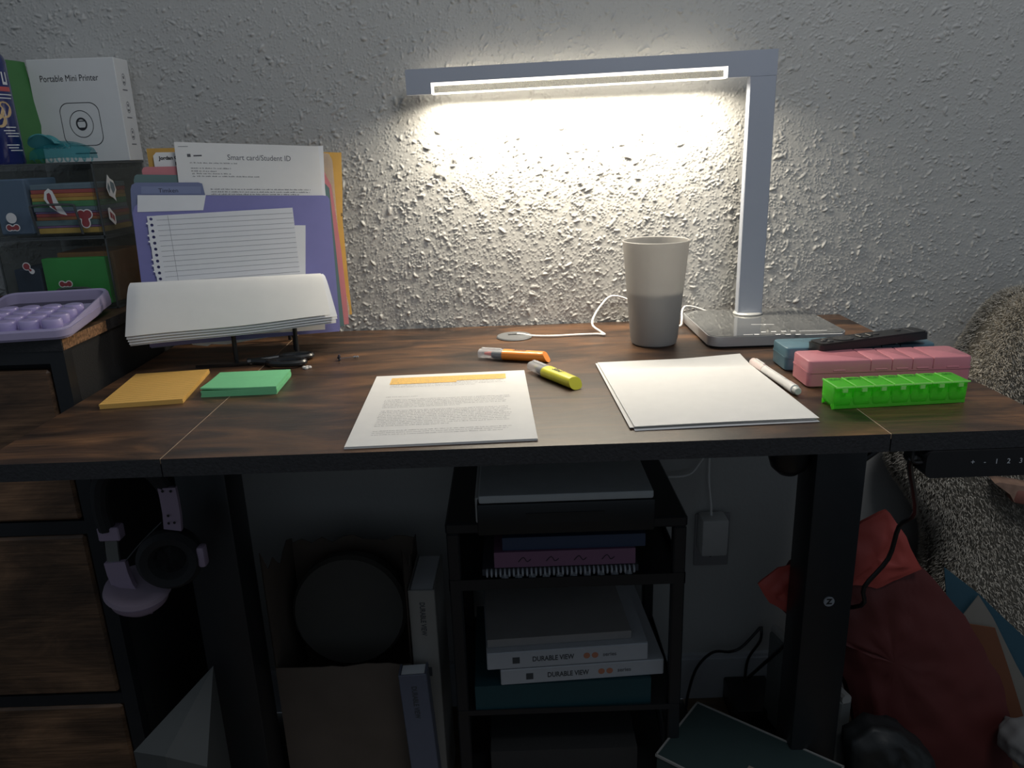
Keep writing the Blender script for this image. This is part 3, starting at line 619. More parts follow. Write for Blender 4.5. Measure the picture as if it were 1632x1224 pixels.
lv = [(-.004, .020), (.002, .014), (.012, .010), (.017, -.004), (.010, -.014), (.012, -.022), (.003, -.016), (-.008, -.012), (-.013, .0), (-.009, .010)]
sticker(box_hi, lv, [[(-.006, .008), (-.010, .0), (-.006, -.009), (-.002, .0)], [(.001, .010), (.012, .006), (.013, -.004), (.005, -.010), (0, 0)]], st_g, SXp, 'side', (.474, .277))
sticker(box_hi, [(-.009, .013), (-.010, -.003), (.006, -.014), (.010, -.010), (.010, .002), (-.004, .014)], [[(-.005, .008), (-.006, -.001), (0, -.004), (.001, .004)], [(.001, -.004), (.006, -.009), (.007, .0), (.002, .004)]], st_r, SXp, 'side', (.463, .233))
# contents
pad_cols = [('pad_teal', (.18, .30, .32)), ('pad_yellow', (.75, .48, .10)), ('pad_rust', (.58, .24, .09)), ('pad_purple', (.30, .16, .36)), ('pad_green', (.12, .40, .17)), ('pad_orange', (.78, .34, .09)), ('pad_red', (.62, .12, .11)), ('pad_violet', (.27, .17, .38)), ('pad_slate', (.22, .31, .38))]
seq = [('yellow ochre', 1), ('purple', 3), ('dark teal', 0), ('rust brown', 2), ('red', 6), ('violet', 7), ('slate blue', 8), ('green', 4), ('amber', 1), ('orange', 5), ('crimson', 6), ('pale slate', 8)]
z = .2106; hts = [.0085, .0035, .0085, .0050, .0050, .0030, .0070, .0090, .0055, .0060, .0060, .0080]
for (nm, ci), h in zip(seq, hts):
    dx = rnd.uniform(-.0015, .0015)
    b = B(); b.rbox(-.736+dx, -.637+dx, AY0+.012, AY0+.112, z, z+h-.0003, .0006, 1)
    o = obj('note_pad', b, mat('stack_'+nm.replace(' ', '_'), pad_cols[ci][1], .7, noise=.1, nscale=80)); z += h
    tag(o, nm + ' note pad in the rainbow stack inside the upper clear drawer box', 'note pad', 'note pads stacked in the upper clear drawer')
b = B(); b.rbox(-.793, -.742, AY0+.010, AY0+.10, .2106, .2950, .002, 1); tag(obj('card_pack', b, mat('pack_blue', (.16, .24, .36), .6)), 'slate blue pack standing left of the rainbow pads in the upper clear box', 'pack')
b = B(); b.rbox(-.742, -.640, AY0+.012, AY0+.030, .0975, .1715, .0012, 1, Matrix.Translation((0, 0, 0))); tag(obj('paper_pad', b, mat('pack_green', (.06, .46, .09), .6, noise=.1, nscale=20)), 'bright green pad standing upright in the lower clear drawer box', 'pad')
b = B(); b.rbox(-.728, -.637, AY0+.034, AY0+.120, .0975, .1780, .0015, 1); tag(obj('paper_pad', b, mat('pack_orange', (.60, .27, .09), .7, noise=.2, nscale=30)), 'brownish orange pad behind the green one in the lower clear box', 'pad')
b = B(); b.rbox(-.790, -.748, AY0+.014, AY0+.09, .0975, .1560, .0015, 1); tag(obj('card_pack', b, mat('pack_navy', (.03, .05, .09), .6)), 'dark navy pack left of the green pad in the lower clear box', 'pack')
b = B(); b.tube([(-.815, .40, .0935), (-.822, .37, .118), (-.832, .36, .126), (-.845, .38, .112), (-.850, .41, .0935)], .0025, 8, 5); b.tube([(-.812, .385, .0935), (-.822, .355, .1), (-.85, .34, .1), (-.87, .37, .094)], .0028, 8, 5)
tag(obj('cable_coil', b, black_plastic), 'loose black cable loop on the dresser beside the clear boxes', 'cable')
# ------------------------------------------------------------------ on top of the clear boxes
ZB = .3168
t = thing('printer_box', 'white carton for a small portable printer standing on the clear boxes', 'box', (-.6975, .5815, ZB), (0, 0, 0))
bw, bd, bh = .0710, .0245, .1610
b = B(); b.rbox(-bw, bw, -bd, bd, .0003, bh, .0008, 1); obj('carton', b, mat('carton_white', (.74, .74, .73), .6, noise=.02), t, smooth=0)
PF = -bd-.0003
txt(t, 'Portable Mini Printer', .0140, mat('carton_ink', (.03, .03, .035), .6), (-.006, PF, .1310), UP, sx=.80)
def ring2(b, pts, w_, y, closed=True):
    n = len(pts)
    cx = sum(p[0] for p in pts)/n; cz_ = sum(p[1] for p in pts)/n
    inn = [(cx+(x-cx)*(1-w_), cz_+(zz-cz_)*(1-w_)) for x, zz in pts]
    b.add([(x, y, zz) for x, zz in pts]+[(x, y, zz) for x, zz in inn], [(i, (i+1) % n, n+(i+1) % n, n+i) for i in range(n)])
b = B(); ring2(b, rrect(-.0315, .0335, .026, .094, .0155, 8), .03, PF); ring2(b, [(.001+.0195*math.cos(a*PI/20), .0605+.0215*math.sin(a*PI/20)) for a in range(40)], .05, PF)
ring2(b, [(.001+.0092*math.cos(a*PI/16), .0605+.0102*math.sin(a*PI/16)) for a in range(32)], .28, PF); b.box(-.0048, .0066, PF-.0001, PF+.0001, .0645, .0658); b.box(-.0048, .0066, PF-.0001, PF+.0001, .0528, .0550)
b.box(-.018, .018, PF-.0001, PF+.0001, .0135, .0150)
obj('box_print', b, mat('carton_ink', 0), t, smooth=0)
b = B()
for zc in (.1290, .0855, .0430):
    ring = [(.0065*math.cos(a*PI/12), zc+.0092*math.sin(a*PI/12)) for a in range(24)]; inn = [(y*.88, zc+(z_-zc)*.88) for y, z_ in ring]
    b.add([(bw+.0003, y, z_) for y, z_ in ring]+[(bw+.0003, y, z_) for y, z_ in inn], [(i, (i+1) % 24, 24+(i+1) % 24, 24+i) for i in range(24)])
    b.box(bw, bw+.0004, -.003, .003, zc-.006, zc-.003); b.box(bw, bw+.0004, -.002, .002, zc+.001, zc+.005); b.box(bw, bw+.0004, -.009, .007, zc-.0172, zc-.0155)
obj('side_icons', b, ink_soft, t, smooth=0)
t = thing('tall_can', 'tall blue can with round biscuit pictures and white lettering beside the green paper bag', 'can', (-.7880, .468, ZB))
b = B(); b.lathe([(.0, .0003), (.034, .0003), (.0355, .003), (.0355, .150), (.033, .158), (.027, .166), (.022, .172), (.022, .182), (0, .184)], 40); obj('can_body', b, mat('can_blue', (.012, .022, .13), .22, coat=.5), t)
def wrap(b, a0, a1, z0, z1, r=.0358, n=6):
    a0 += .62; a1 += .62
    vs = [(r*math.cos(a0+(a1-a0)*i/n), r*math.sin(a0+(a1-a0)*i/n), zz) for zz in (z0, z1) for i in range(n+1)]
    b.add(vs, [(i, i+1, n+2+i, n+1+i) for i in range(n)])
b = B()
for a0, a1 in ((-1.50, -1.34), (-1.24, -1.17), (-.86, -.79), (-.66, -.59)): wrap(b, a0, a1, .116, .134)
wrap(b, -1.5, -1.3, .116, .120); wrap(b, -.86, -.59, .116, .120)
for k, zz in enumerate((.101, .096, .054, .049, .045, .041, .028, .024, .020)): wrap(b, -1.25+.06*(k % 3), -.45-.09*(k % 4), zz, zz+.0014)
obj('can_lettering', b, print_white, t, smooth=0)
b = B(); wrap(b, -1.5, -.5, .1065, .1130); obj('can_band', b, mat('can_red', (.55, .10, .10), .4), t, smooth=0)
b = B()
for ac, zc, r in ((-.42, .080, .012), (-.80, .078, .013), (-1.25, .083, .012), (-.95, .092, .008), (-.70, .064, .010)):
    n = 16; vs = [(.036*math.cos(ac+r/.036*math.cos(2*PI*i/n)), .036*math.sin(ac+r/.036*math.cos(2*PI*i/n)), zc+r*math.sin(2*PI*i/n)) for i in range(n)]; b.add(vs, [tuple(range(n))])
obj('can_picture', b, mat('biscuit', (.60, .42, .22), .5, noise=.2, nscale=200), t, smooth=0)
b = B(); M_ = Matrix.Translation((-.7935, .5350, ZB)) @ Matrix.Rotation(math.radians(-12), 4, 'Z')
b.prism([(0, .0003), (.016, .0003), (.0245, .060), (.0150, .158), (.0065, .160), (.002, .09)], -.03, .03, M_ @ Matrix(((1, 0, 0, 0), (0, 0, 1, 0), (0, 1, 0, 0), (0, 0, 0, 1))))
tag(obj('gift_bag', b, mat('bag_green', (.06, .20, .06), .55), smooth=20), 'narrow green paper bag standing between the blue can and the printer carton', 'bag')
# hair claw
tl = mat('teal_clear', (.05, .27, .30), .12, trans=(.86, (.74, .93, .95)), coat=.3); tls = mat('teal_solid', (.10, .36, .38), .25, trans=(.25, (.5, .9, .9)))
t = thing('hair_claw', 'translucent teal hair claw clip lying in front of the printer carton', 'hair clip', (-.7060, .500, ZB), (0, 0, .08))
for s in (1, -1):
    b = B()
    def fn(u, v, s=s):
        x = -.046+.092*u; r = .0165*(1-.55*(2*u-1)**2)+.006; a = math.radians(12+v*68); return (x, s*(r*1.05*math.cos(a)), .002+r*1.35*math.sin(a))
    b.sheet(fn, 16, 8, .0020); j = obj('jaw', b, tl, t, smooth=60)
    b = B()
    for k in range(7):
        x = -.038+k*.0125; r = .0165*(1-.55*(x/.046)**2)+.006
        b.tube([(x, s*r*1.02, .008), (x, s*r*.98, .004), (x, s*(r*.75), .0016)], lambda q: .0018*(1-.5*q), 6, 3)
    obj('tooth', b, tl, j)
    b = B()
    def fn2(u, v, s=s): 
        q = v; return (-.020+(.017+.010*math.sin(PI*min(1, q*.8+.2)))*(2*u-1), s*(.003+.012*q), .024+.024*q-.009*q*(2*u-1)**2-.010*q*u)
    b.sheet(fn2, 8, 6, .0024); obj('finger_tab', b, tls, t, smooth=60)
b = B(); b.tube([(-.030+.0022*k, .0035*math.cos(k*1.3), .0255+.0035*math.sin(k*1.3)) for k in range(22)], .0009, 6, 2); obj('spring', b, mat('spring_metal', (.6, .6, .6), .2, metal=1), t)
# ------------------------------------------------------------------ paper rack with folders and letters
FO, FR = (-.285, .475, .035), (math.radians(-8), 0, math.radians(21))
SW = Matrix(((1, 0, 0, 0), (0, 0, 1, 0), (0, 1, 0, 0), (0, 0, 0, 1)))      # outline (x, z), thickness along y
def leaf(name, lab, cat, poly, d, th, m, group=None):
    b = B(); b.prism(poly, d, d+th, SW); o = obj(name, b, m, smooth=0, loc=FO); o.rotation_euler = FR; return tag(o, lab, cat, group)
def flatpart(name, polys, d, m, parent):
    b = B()
    for p in polys: b.prism(p, d-.00015, d, SW)
    return obj(name, b, m, parent, smooth=0)
manila = mat('manila_gold', (.58, .33, .07), .7, noise=.08, nscale=30, sub=.1, bump=.3, bscale=40)
f = leaf('envelope', 'golden yellow padded envelope at the back of the paper rack', 'envelope', [(-.256, .306), (-.21, .3057), (.037, .2907), (.0409, .2906), (.036, .235), (.0298, .18), (.0273, .07), (.027, .02), (-.258, .02)], .032, .004, manila)
txt(f, 's', .010, ink, (.0298, .0315, .190), UP)
f = leaf('paper_sheet', 'white sheet with a bold printed heading, upright behind the pink folder', 'paper', [(-.249, .03), (-.2478, .294), (-.243, .299), (-.12, .297), (-.12, .03)], .0265, .0006, white_paper)
txt(f, 'Jordan College', .0075, ink, (-.2400, .0262, .2900), UP, align='LEFT', bold=.0003); txt(f, 'Health', .0075, ink, (-.2180, .0262, .2810), UP, align='LEFT', bold=.0003)
leaf('plastic_sleeve', 'clear plastic sleeve sticking out right between pink folder and yellow envelope', 'sleeve', [(-.2, .02), (-.2, .2895), (.0100, .2900), (.0190, .2880), (.0225, .2800), (.0233, .2748), (.0163, .0867), (.0226, .0327), (.0208, .0167), (.0074, .0127)], .0245, .0006, mat('clear_sleeve', (.6, .6, .6), .15, trans=(.72, (.93, .93, .93))))
pinkm = mat('folder_pink', (.62, .215, .235), .5, noise=.03, sub=.15); greenm = mat('folder_green', (.10, .17, .165), .5, noise=.03); bluem = mat('folder_blue', (.145, .17, .30), .5, noise=.03); purm = mat('folder_purple', (.22, .215, .48), .5, noise=.03, sub=.1)
leaf('file_folder', 'salmon pink file folder with cut corner, second from the back of the rack', 'folder', [(-.262, .005), (-.2663, .2715), (-.2640, .2755), (-.2602, .2768), (-.17, .275), (-.005, .272), (.004, .268), (.010, .250), (.0158, .2368), (.0193, .1284), (.019, .0546), (.0175, .005)], .018, .0016, pinkm)
leaf('file_folder', 'dark grey green file folder just before the pink one', 'folder', [(-.276, .003), (-.2794, .2565), (-.2770, .2635), (-.2737, .2655), (-.19, .261), (-.02, .245), (.005, .2397), (.0112, .2313), (.0085, .003)], .013, .0014, greenm)
leaf('paper_sheet', 'plain white sheet just behind the letter about the card, peeking out at its right', 'paper', [(-.2, .01), (-.2, .290), (.009, .2992), (.0038, .2315), (.0, .01)], .0105, .0005, white_paper2)
f = leaf('printed_letter', 'printed letter with a handwritten title about a student card, tallest in the rack', 'paper', [(-.2250, .012), (-.2149, .311), (.0006, .2982), (-.0085, .012)], .0082, .0006, white_paper)
txt(f, 'Smart card/Student ID', .0118, mat('pen_ink', (.10, .10, .12), .7), (-.0930, .0080, .2825), (PI/2, math.radians(3.2), 0), sx=.90)
b = B(); rl = random.Random(8)
def letter_lines(b, rows, d, gh):
    for x0, x1, z in rows:
        x = x0
        while x < x1:
            for k in range(rl.randint(2, 8)):
                if x > x1: break
                wv = rl.uniform(.0005, .0009); h = gh*rl.choice((1, 1, 1.4)); zz = z-(x-x0)*.056
                b.add([(x, d, zz), (x+wv, d, zz), (x+wv, d, zz+h), (x, d, zz+h)], [(0, 1, 2, 3)]); x += .00135
            x += .0014
letter_lines(b, [(-.1965, -.128, .2785), (-.1960, -.138, .2705), (-.1960, -.160, .2660), (-.1955, -.192, .2620), (-.189, -.139, .2620), (-.1955, -.192, .2580), (-.189, -.097, .2580), (-.172, -.020, .2375), (-.172, -.022, .2335), (-.172, -.040, .2298)], .0080, .0013)
b.box(-.199, -.194, .0079, .0081, .2880, .2925); b.box(-.190, -.178, .0079, .0081, .2885, .2905); b.box(-.210, -.196, .0079, .0081, .3035, .3040)
pt = obj('printed_text', b, mat('print_dark', (.10, .10, .11), .8), f, smooth=0); pt['kind'] = 'stuff'
f = leaf('file_folder', 'slate blue file folder whose labelled tab stands above the purple one', 'folder', [(-.2920, .002), (-.2886, .2078), (-.2850, .2429), (-.2825, .2495), (-.2766, .2526), (-.1890, .2490), (-.1833, .2470), (-.1814, .2293), (.000, .219), (.004, .215), (-.001, .002)], .0042, .0014, bluem)
flatpart('tab_label', [[(-.2697, .2466), (-.1859, .2427), (-.1875, .2314), (-.2713, .2356)]], .0041, mat('tab_blue', (.20, .23, .37), .3, coat=.2), f)
txt(f, 'Timken', .0088, ink, (-.2330, .0038, .2385), (PI/2, math.radians(2.6), 0), sx=1.05)
f = leaf('file_folder', 'violet blue file folder behind the ruled page, with a white strip at its corner', 'folder', [(-.2935, .004), (-.2905, .106), (-.2874, .2074), (-.2830, .2170), (-.2772, .2215), (-.1807, .2279), (-.0020, .2192), (.0045, .2180), (.0074, .2130), (-.0005, .002), (-.0025, -.0041)], 0, .0012, purm)
flatpart('white_strip', [[(-.2765, .2336), (-.1805, .2287), (-.1874, .2062), (-.2802, .2088)]], -.0006, white_paper2, f)
f = leaf('paper_sheet', 'narrow white slip between the ruled page and the violet folder', 'paper', [(-.16, .03), (-.16, .172), (-.051, .1743), (-.0362, .1733), (-.0465, .0911), (-.049, .03)], -.0020, .0004, white_paper2)
# ruled notebook page with real spiral holes down its torn left edge
th = thing('notebook_page', 'ruled page torn from a spiral notebook, holes along its left edge', 'paper', FO, FR)
b = B(); b.prism([(-.2560, .028), (-.2560, .2018), (-.0534, .2022), (-.0538, .1684), (-.0557, .0908), (-.058, .028)], -.0046, -.0042, SW)
nc = 19; z0 = .030; z1 = .2016; cell = (z1-z0)/nc; rt = random.Random(2)
for i in range(nc):
    za, zb = z0+i*cell, z0+(i+1)*cell; zc = (za+zb)/2; xl = -.2690+rt.uniform(-.0008, .0012); xr = -.2560; xc = -.2630
    outer = [(xr, zc), (xr, zb), (xc, zb), (xl, zb), (xl, zc), (xl, za), (xc, za), (xr, za)]
    inn = [(xc+.0024*math.cos(a*PI/4), zc+.0024*math.sin(a*PI/4)) for a in range(8)]
    vs = [(x, -.0046, z) for x, z in outer+inn]; vs += [(x, -.0042, z) for x, z in outer+inn]
    fs = [(k, (k+1) % 8, 8+(k+1) % 8, 8+k) for k in range(8)]+[(16+k, 24+k, 24+(k+1) % 8, 16+(k+1) % 8) for k in range(8)]
    b.add(vs, fs)
    if rt.random() < .4: b.add([(xl, -.0047, zc+.001), (xl-.0028, -.0052, zc+.003), (xl, -.0047, zc+.0045)], [(0, 1, 2)])
obj('page', b, mat('ruled_paper', (.76, .77, .80), .75, noise=.02, sub=.1), th, smooth=0)
b = B()
for i in range(22): z = .1945-i*.0078; b.add([(-.2555, -.00475, z+.0006), (-.0545, -.00475, z-.0004), (-.0545, -.00475, z-.0009), (-.2555, -.00475, z+.0001)], [(0, 1, 2, 3)])
b.add([(-.2392, -.00475, .201), (-.2387, -.00475, .201), (-.2375, -.00475, .03), (-.2380, -.00475, .03)], [(0, 1, 2, 3)])
obj('ruled_lines', b, mat('rule_ink', (.22, .23, .27), .8), th, smooth=0)
leaf('paper_sheet', 'white sheet whose corner shows below the folded papers, above the right prong', 'paper', [(-.20, .010), (-.0265, .0021), (-.0219, .0500), (-.20, .09)], -.0080, .0005, white_paper)
leaf('paper_sheet', 'white sheet whose crumpled lower edge shows under the violet folder', 'paper', [(-.262, .012), (-.245, .004), (-.2376, .0065), (-.232, .000), (-.2109, -.0045), (-.205, -.002), (-.1827, -.0052), (-.0731, .0010), (-.05, .14), (-.262, .14)], .0060, .0005, white_paper2)
# folded white papers hanging over the front
t = thing('folded_papers', 'wad of white papers folded over at the front of the paper rack', 'paper', FO, FR)
prof = [(-.046, .0255), (-.0405, .045), (-.034, .066), (-.0275, .086), (-.0215, .099), (-.0170, .1045), (-.0130, .1035), (-.0108, .097), (-.0100, .075), (-.0098, .05), (-.0096, .034)]
for i in range(5):
    def fn(u, v, i=i):
        q = v*(len(prof)-1); k = min(int(q), len(prof)-2); a = q-k
        y = prof[k][0]*(1-a)+prof[k+1][0]*a; z = prof[k][1]*(1-a)+prof[k+1][1]*a
        front = max(0, 1-v*2); y = y+i*.0022*front*(1 if v < .5 else 1)+i*.0004; z = z-i*.0013*(1-front)-i*.0042*front*(1 if i < 4 else .9)
        xl = -.3047-.016*front+.001*i*front; xr = -.0199+.0105*front*(.35 if i == 0 else 1.0)-(.004 if i == 0 else 0)-.002*(i > 2)
        z += -.0100*(u-0)*(1-front)+.0015*u*front+.0012*math.sin(u*7+1)*front
        y += .0025*math.sin(u*5)*front
        if u < .06: y += .006*((.06-u)/.06)**2*(1-abs(2*v-.5)) 
        return (xl+(xr-xl)*u, y, z)
    b = B(); b.sheet(fn, 28, 28, .00035); obj('folded_sheet', b, mat('lit_paper', (.84, .83, .80), .7, noise=.02, sub=.15) if i == 0 else white_paper2, t, smooth=60)  # outer sheet made whiter: the lamp light it catches is put into its colour
rk = thing('paper_rack', 'black wire paper rack holding folders, its two prongs standing on the desk', 'rack', (0, 0, 0))
nx_, ny_ = -math.sin(math.radians(21)), math.cos(math.radians(21))
for (x, y) in ((-.4385, .399), (-.3525, .4405)):
    P_ = lambda d, z: (x+nx_*d, y+ny_*d, z)
    b = B(); b.tube([P_(0, .0035), P_(-.001, .03), P_(-.0035, .0535)], .0036, 10, 3); obj('prong', b, black_metal, rk)
    b = B(); b.tube([P_(0, .024), P_(.05, .0235), P_(.112, .0235)], .0026, 8, 1); b.tube([P_(.030, .0230), P_(.030, .0030)], .0026, 8, 1); obj('ledge_wire', b, black_metal, rk)
    b = B(); b.tube([P_(.112, .003), P_(.112, .0235), P_(.118, .10), P_(.124, .19)], .003, 8, 3); obj('back_upright', b, black_metal, rk)
b = B(); b.tube([(-.4385+nx_*.112-.06, .399+ny_*.112-.024, .0245), (-.3525+nx_*.112+.03, .4405+ny_*.112+.014, .0245)], .0026, 8, 1); obj('crossbar', b, black_metal, rk)
# ------------------------------------------------------------------ cart under the desk
CX0, CX1, CY0, CY1 = -.1135, .2695, .300, .575
cart = thing('utility_cart', 'black metal cart with trays standing under the desk', 'cart', (0, 0, 0))
b = B(); b.rbox(CX0, CX1, CY0, CY1, -.265, -.2455, .003, 1); obj('top_shelf', b, black_metal, cart)
for x in (CX0+.011, CX1-.011):
    for y in (CY0+.011, CY1-.011):
        b = B(); b.rbox(x-.010, x+.010, y-.010, y+.010, -DZ+.05, -.265, .002, 1); lg = obj('post', b, black_metal, cart)
        b = B(); b.cyl((x-.008, y, -DZ+.0245), (x+.008, y, -DZ+.0245), .0245, seg=20); b.box(x-.006, x+.006, y-.006, y+.006, -DZ+.04, -DZ+.055); obj('caster', b, black_plastic, lg)
for z in (-.362, -.606, -.775):
    b = B(); b.box(CX0+.002, CX1-.002, CY0+.002, CY1-.002, z-.003, z)
    for x0, x1, y0, y1 in ((CX0+.001, CX1-.001, CY0, CY0+.002), (CX0+.001, CX1-.001, CY1-.002, CY1), (CX0+.0005, CX0+.0025, CY0, CY1), (CX1-.0025, CX1-.0005, CY0, CY1)): b.box(x0, x1, y0, y1, z-.004, z+(.015 if z > -.5 else .006))
    obj('tray', b, black_metal, cart, smooth=0)
b = B(); b.tube([(CX1-.011, CY1-.03, -.64), (CX1-.011, CY0+.03, -.77)], .006, 8, 0); obj('side_brace', b, black_metal, cart); b = B(); b.tube([(CX0+.011, CY1-.03, -.64), (CX0+.011, CY0+.03, -.77)], .006, 8, 0); obj('side_brace', b, black_metal, cart)
t = thing('printer', 'black topped printer with pale sides on the cart under the desk', 'printer', (.0745, .425, -.2455))
b = B(); b.rbox(-.1385, .1385, -.130, .145, .0006, .046, .004, 2); obj('printer_shell', b, mat('printer_white', (.55, .55, .53), .45), t)
b = B(); b.rbox(-.1315, .1345, -.155, .140, .0465, .0600, .003, 2); obj('printer_lid', b, mat('printer_lid', (.52, .54, .54), .5, noise=.05), t)
b = B(); b.rbox(-.1345, .1365, -.157, -.1305, -.006, .0462, .003, 2); b.box(-.06, .06, -.158, -.156, .012, .030); obj('printer_front', b, mat('printer_black', (.012, .014, .016), .4), t)
def book(name, lab, x0, x1, y0, y1, z0, z1, m, rot=0, cat='book', group=None, pages=True):
    t = thing(name, lab, cat, ((x0+x1)/2, (y0+y1)/2, z0), (0, 0, rot), group); w2, d2, h = (x1-x0)/2, (y1-y0)/2, z1-z0
    b = B(); b.box(-w2, w2, -d2, d2, .0002, .0018); b.box(-w2, w2, -d2, d2, h-.0018, h-.0002); b.box(-w2, w2, -d2, -d2+.0018, .0018, h-.0018); obj('cover', b, m, t, smooth=0)
    if pages:
        b = B(); b.box(-w2+.004, w2-.004, -d2+.002, d2-.004, .0019, h-.0019); obj('pages', b, white_paper2, t, smooth=0)
    return t
def spiral(lab, x0, x1, y0, y1, z0, z1, m, n, big):
    t = thing('spiral_notebook', lab, 'notebook', ((x0+x1)/2, (y0+y1)/2, z0)); w2, d2, h = (x1-x0)/2, (y1-y0)/2, z1-z0
    b = B(); b.box(-w2, w2, -d2+.006, d2, .0002, h-.0002); obj('pages', b, m, t, smooth=0)
    for k in range(n):
        x = -w2+.008+(2*w2-.016)*k/(n-1); b = B()
        b.tube([(x, -d2+.004+(h*.5)*math.cos(a), h*.5+(h*.5-.0006)*math.sin(a)) for a in [2*PI*q/10+.5 for q in range(10)]], .0065 if big else .0017, 6, 1); obj('coil_ring', b, mat('coil_pale', (.42, .44, .47), .4), t)
    return t
spiral('spiral notebook with ten wide pale binding tabs, bottom of the cart\'s upper tray pile', -.030, .187, .315, .53, -.3618, -.3470, mat('note_dark', (.03, .03, .035), .6), 10, True)
spiral('spiral notebook with a fine pale coil, second from below in the upper tray', -.0586, .1947, .305, .51, -.3468, -.3345, mat('note_dark2', (.05, .05, .06), .6), 34, False)
bk = book('notebook', 'purplish pink notebook with dark scribbles on its spine, in the cart\'s upper tray', -.0385, .1895, .311, .50, -.3330, -.3050, mat('note_mauve', (.21, .10, .17), .5), cat='notebook')
b = B()
for k in range(4): x = -.075+k*.045; b.tube([(x, -.0951, .010), (x+.008, -.0951, .018), (x+.014, -.0951, .010), (x+.020, -.0951, .014)], .0006, 6, 3)
obj('spine_scribble', b, ink, bk)
book('folder_book', 'flat navy blue book on top of the mauve notebook under the printer', -.0245, .2061, .316, .52, -.3048, -.2820, mat('book_navy', (.03, .05, .10), .45), pages=False)
book('document_case', 'thick teal case at the bottom of the cart\'s middle tray', -.083, .217, .306, .545, -.6058, -.5535, mat('case_teal', (.010, .048, .058), .5), .02, 'case', pages=False)
def binder(lab, x0, x1, z0, z1, rot):
    t = thing('ring_binder', lab, 'binder', ((x0+x1)/2, .435, z0), (0, 0, rot)); w2, h, d2 = (x1-x0)/2, z1-z0, .125
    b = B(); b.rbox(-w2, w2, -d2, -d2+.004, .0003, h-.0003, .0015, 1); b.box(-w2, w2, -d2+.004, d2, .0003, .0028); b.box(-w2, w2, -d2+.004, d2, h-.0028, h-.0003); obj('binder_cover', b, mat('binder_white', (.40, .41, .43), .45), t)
    b = B(); b.box(-w2+.01, w2-.03, -d2+.03, d2-.01, .003, h-.003); obj('binder_pages', b, white_paper2, t, smooth=0)
    gk = mat('print_grey', (.05, .055, .06), .6); y = -d2-.0004
    txt(t, 'DURABLE VIEW', .0135, gk, (-.025, y, h*.5), UP, sx=.75, bold=.0003); txt(t, 'series', .0105, mat('print_mid', (.13, .13, .14), .6), (.071, y, h*.5), UP, sx=.95, bold=.0002)
    b = B(); b.box(-w2+.043, -w2+.055, y-.0001, y+.0001, h*.5-.006, h*.5+.006); obj('spine_logo', b, gk, t, smooth=0)
    b = B()
    for x in (.032, .046): b.cyl((x, y, h*.5), (x, y+.0002, h*.5), .0056, seg=18)
    obj('spine_dots', b, mat('dot_orange', (.42, .17, .10), .6), t)
    return t
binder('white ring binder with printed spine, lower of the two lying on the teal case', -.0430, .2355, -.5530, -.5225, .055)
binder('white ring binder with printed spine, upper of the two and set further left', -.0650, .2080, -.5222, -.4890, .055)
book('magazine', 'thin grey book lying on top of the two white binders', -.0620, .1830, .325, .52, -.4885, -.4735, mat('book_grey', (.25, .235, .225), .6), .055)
book('file_box', 'dark flat box lying in the cart\'s lowest tray', -.06, .20, .32, .54, -.7748, -.705, mat('box_dark', (.03, .03, .03), .6), 0, 'box', pages=False)
# ------------------------------------------------------------------ bag and binders left of the cart
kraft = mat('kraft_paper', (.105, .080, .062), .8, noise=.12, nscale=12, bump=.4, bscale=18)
t = thing('paper_sack', 'torn open brown paper sack standing under the desk', 'sack', (-.307, .42, -DZ))
bx0, bx1, by0, by1 = -.117, .117, -.085, .085
rs_ = random.Random(5)
def sack_side(p, q, tops):
    b = B(); n = len(tops)-1; vs = []; nrm = Vector((q[1]-p[1], p[0]-q[0], 0)).normalized()
    for j in range(7):
        for i in range(n+1):
            u = i/n; v = j/6; x = p[0]+(q[0]-p[0])*u; y = p[1]+(q[1]-p[1])*u; wob = .004*math.sin(5*u+7*v)*math.sin(PI*u)
            vs.append((x+nrm.x*wob, y+nrm.y*wob, .0005+tops[i]*v))
    k = len(vs); vs += [(x-nrm.x*.0015, y-nrm.y*.0015, z) for x, y, z in vs]; W = n+1; fs = []
    for j in range(6):
        for i in range(n): a = j*W+i; fs += [(a, a+1, a+W+1, a+W), (k+a, k+a+W, k+a+W+1, k+a+1)]
    for i in range(n): a = 6*W+i; fs.append((a, a+1, k+a+1, k+a))
    return b.add(vs, fs)
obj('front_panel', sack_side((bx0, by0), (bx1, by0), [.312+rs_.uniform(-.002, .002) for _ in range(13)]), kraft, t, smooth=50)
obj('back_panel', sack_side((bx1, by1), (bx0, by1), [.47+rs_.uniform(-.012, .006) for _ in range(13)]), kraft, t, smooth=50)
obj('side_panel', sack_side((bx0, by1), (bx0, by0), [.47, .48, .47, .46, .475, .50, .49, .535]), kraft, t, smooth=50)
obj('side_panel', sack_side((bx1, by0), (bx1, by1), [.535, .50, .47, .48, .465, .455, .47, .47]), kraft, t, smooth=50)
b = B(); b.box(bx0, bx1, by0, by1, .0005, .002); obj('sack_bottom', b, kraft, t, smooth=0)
b = B(); b.lathe([(.0, -.02), (.098, -.02), (.104, -.012), (.104, .012), (.098, .02), (0, .02)], 40, Matrix.Translation((-.309, .44, -.480)) @ Matrix.Rotation(math.radians(80), 4, 'X'))
tag(obj('drum_lid', b, mat('lid_dim', (.055, .05, .042), .7)), 'round dull disc standing on edge inside the torn paper sack', 'disc')
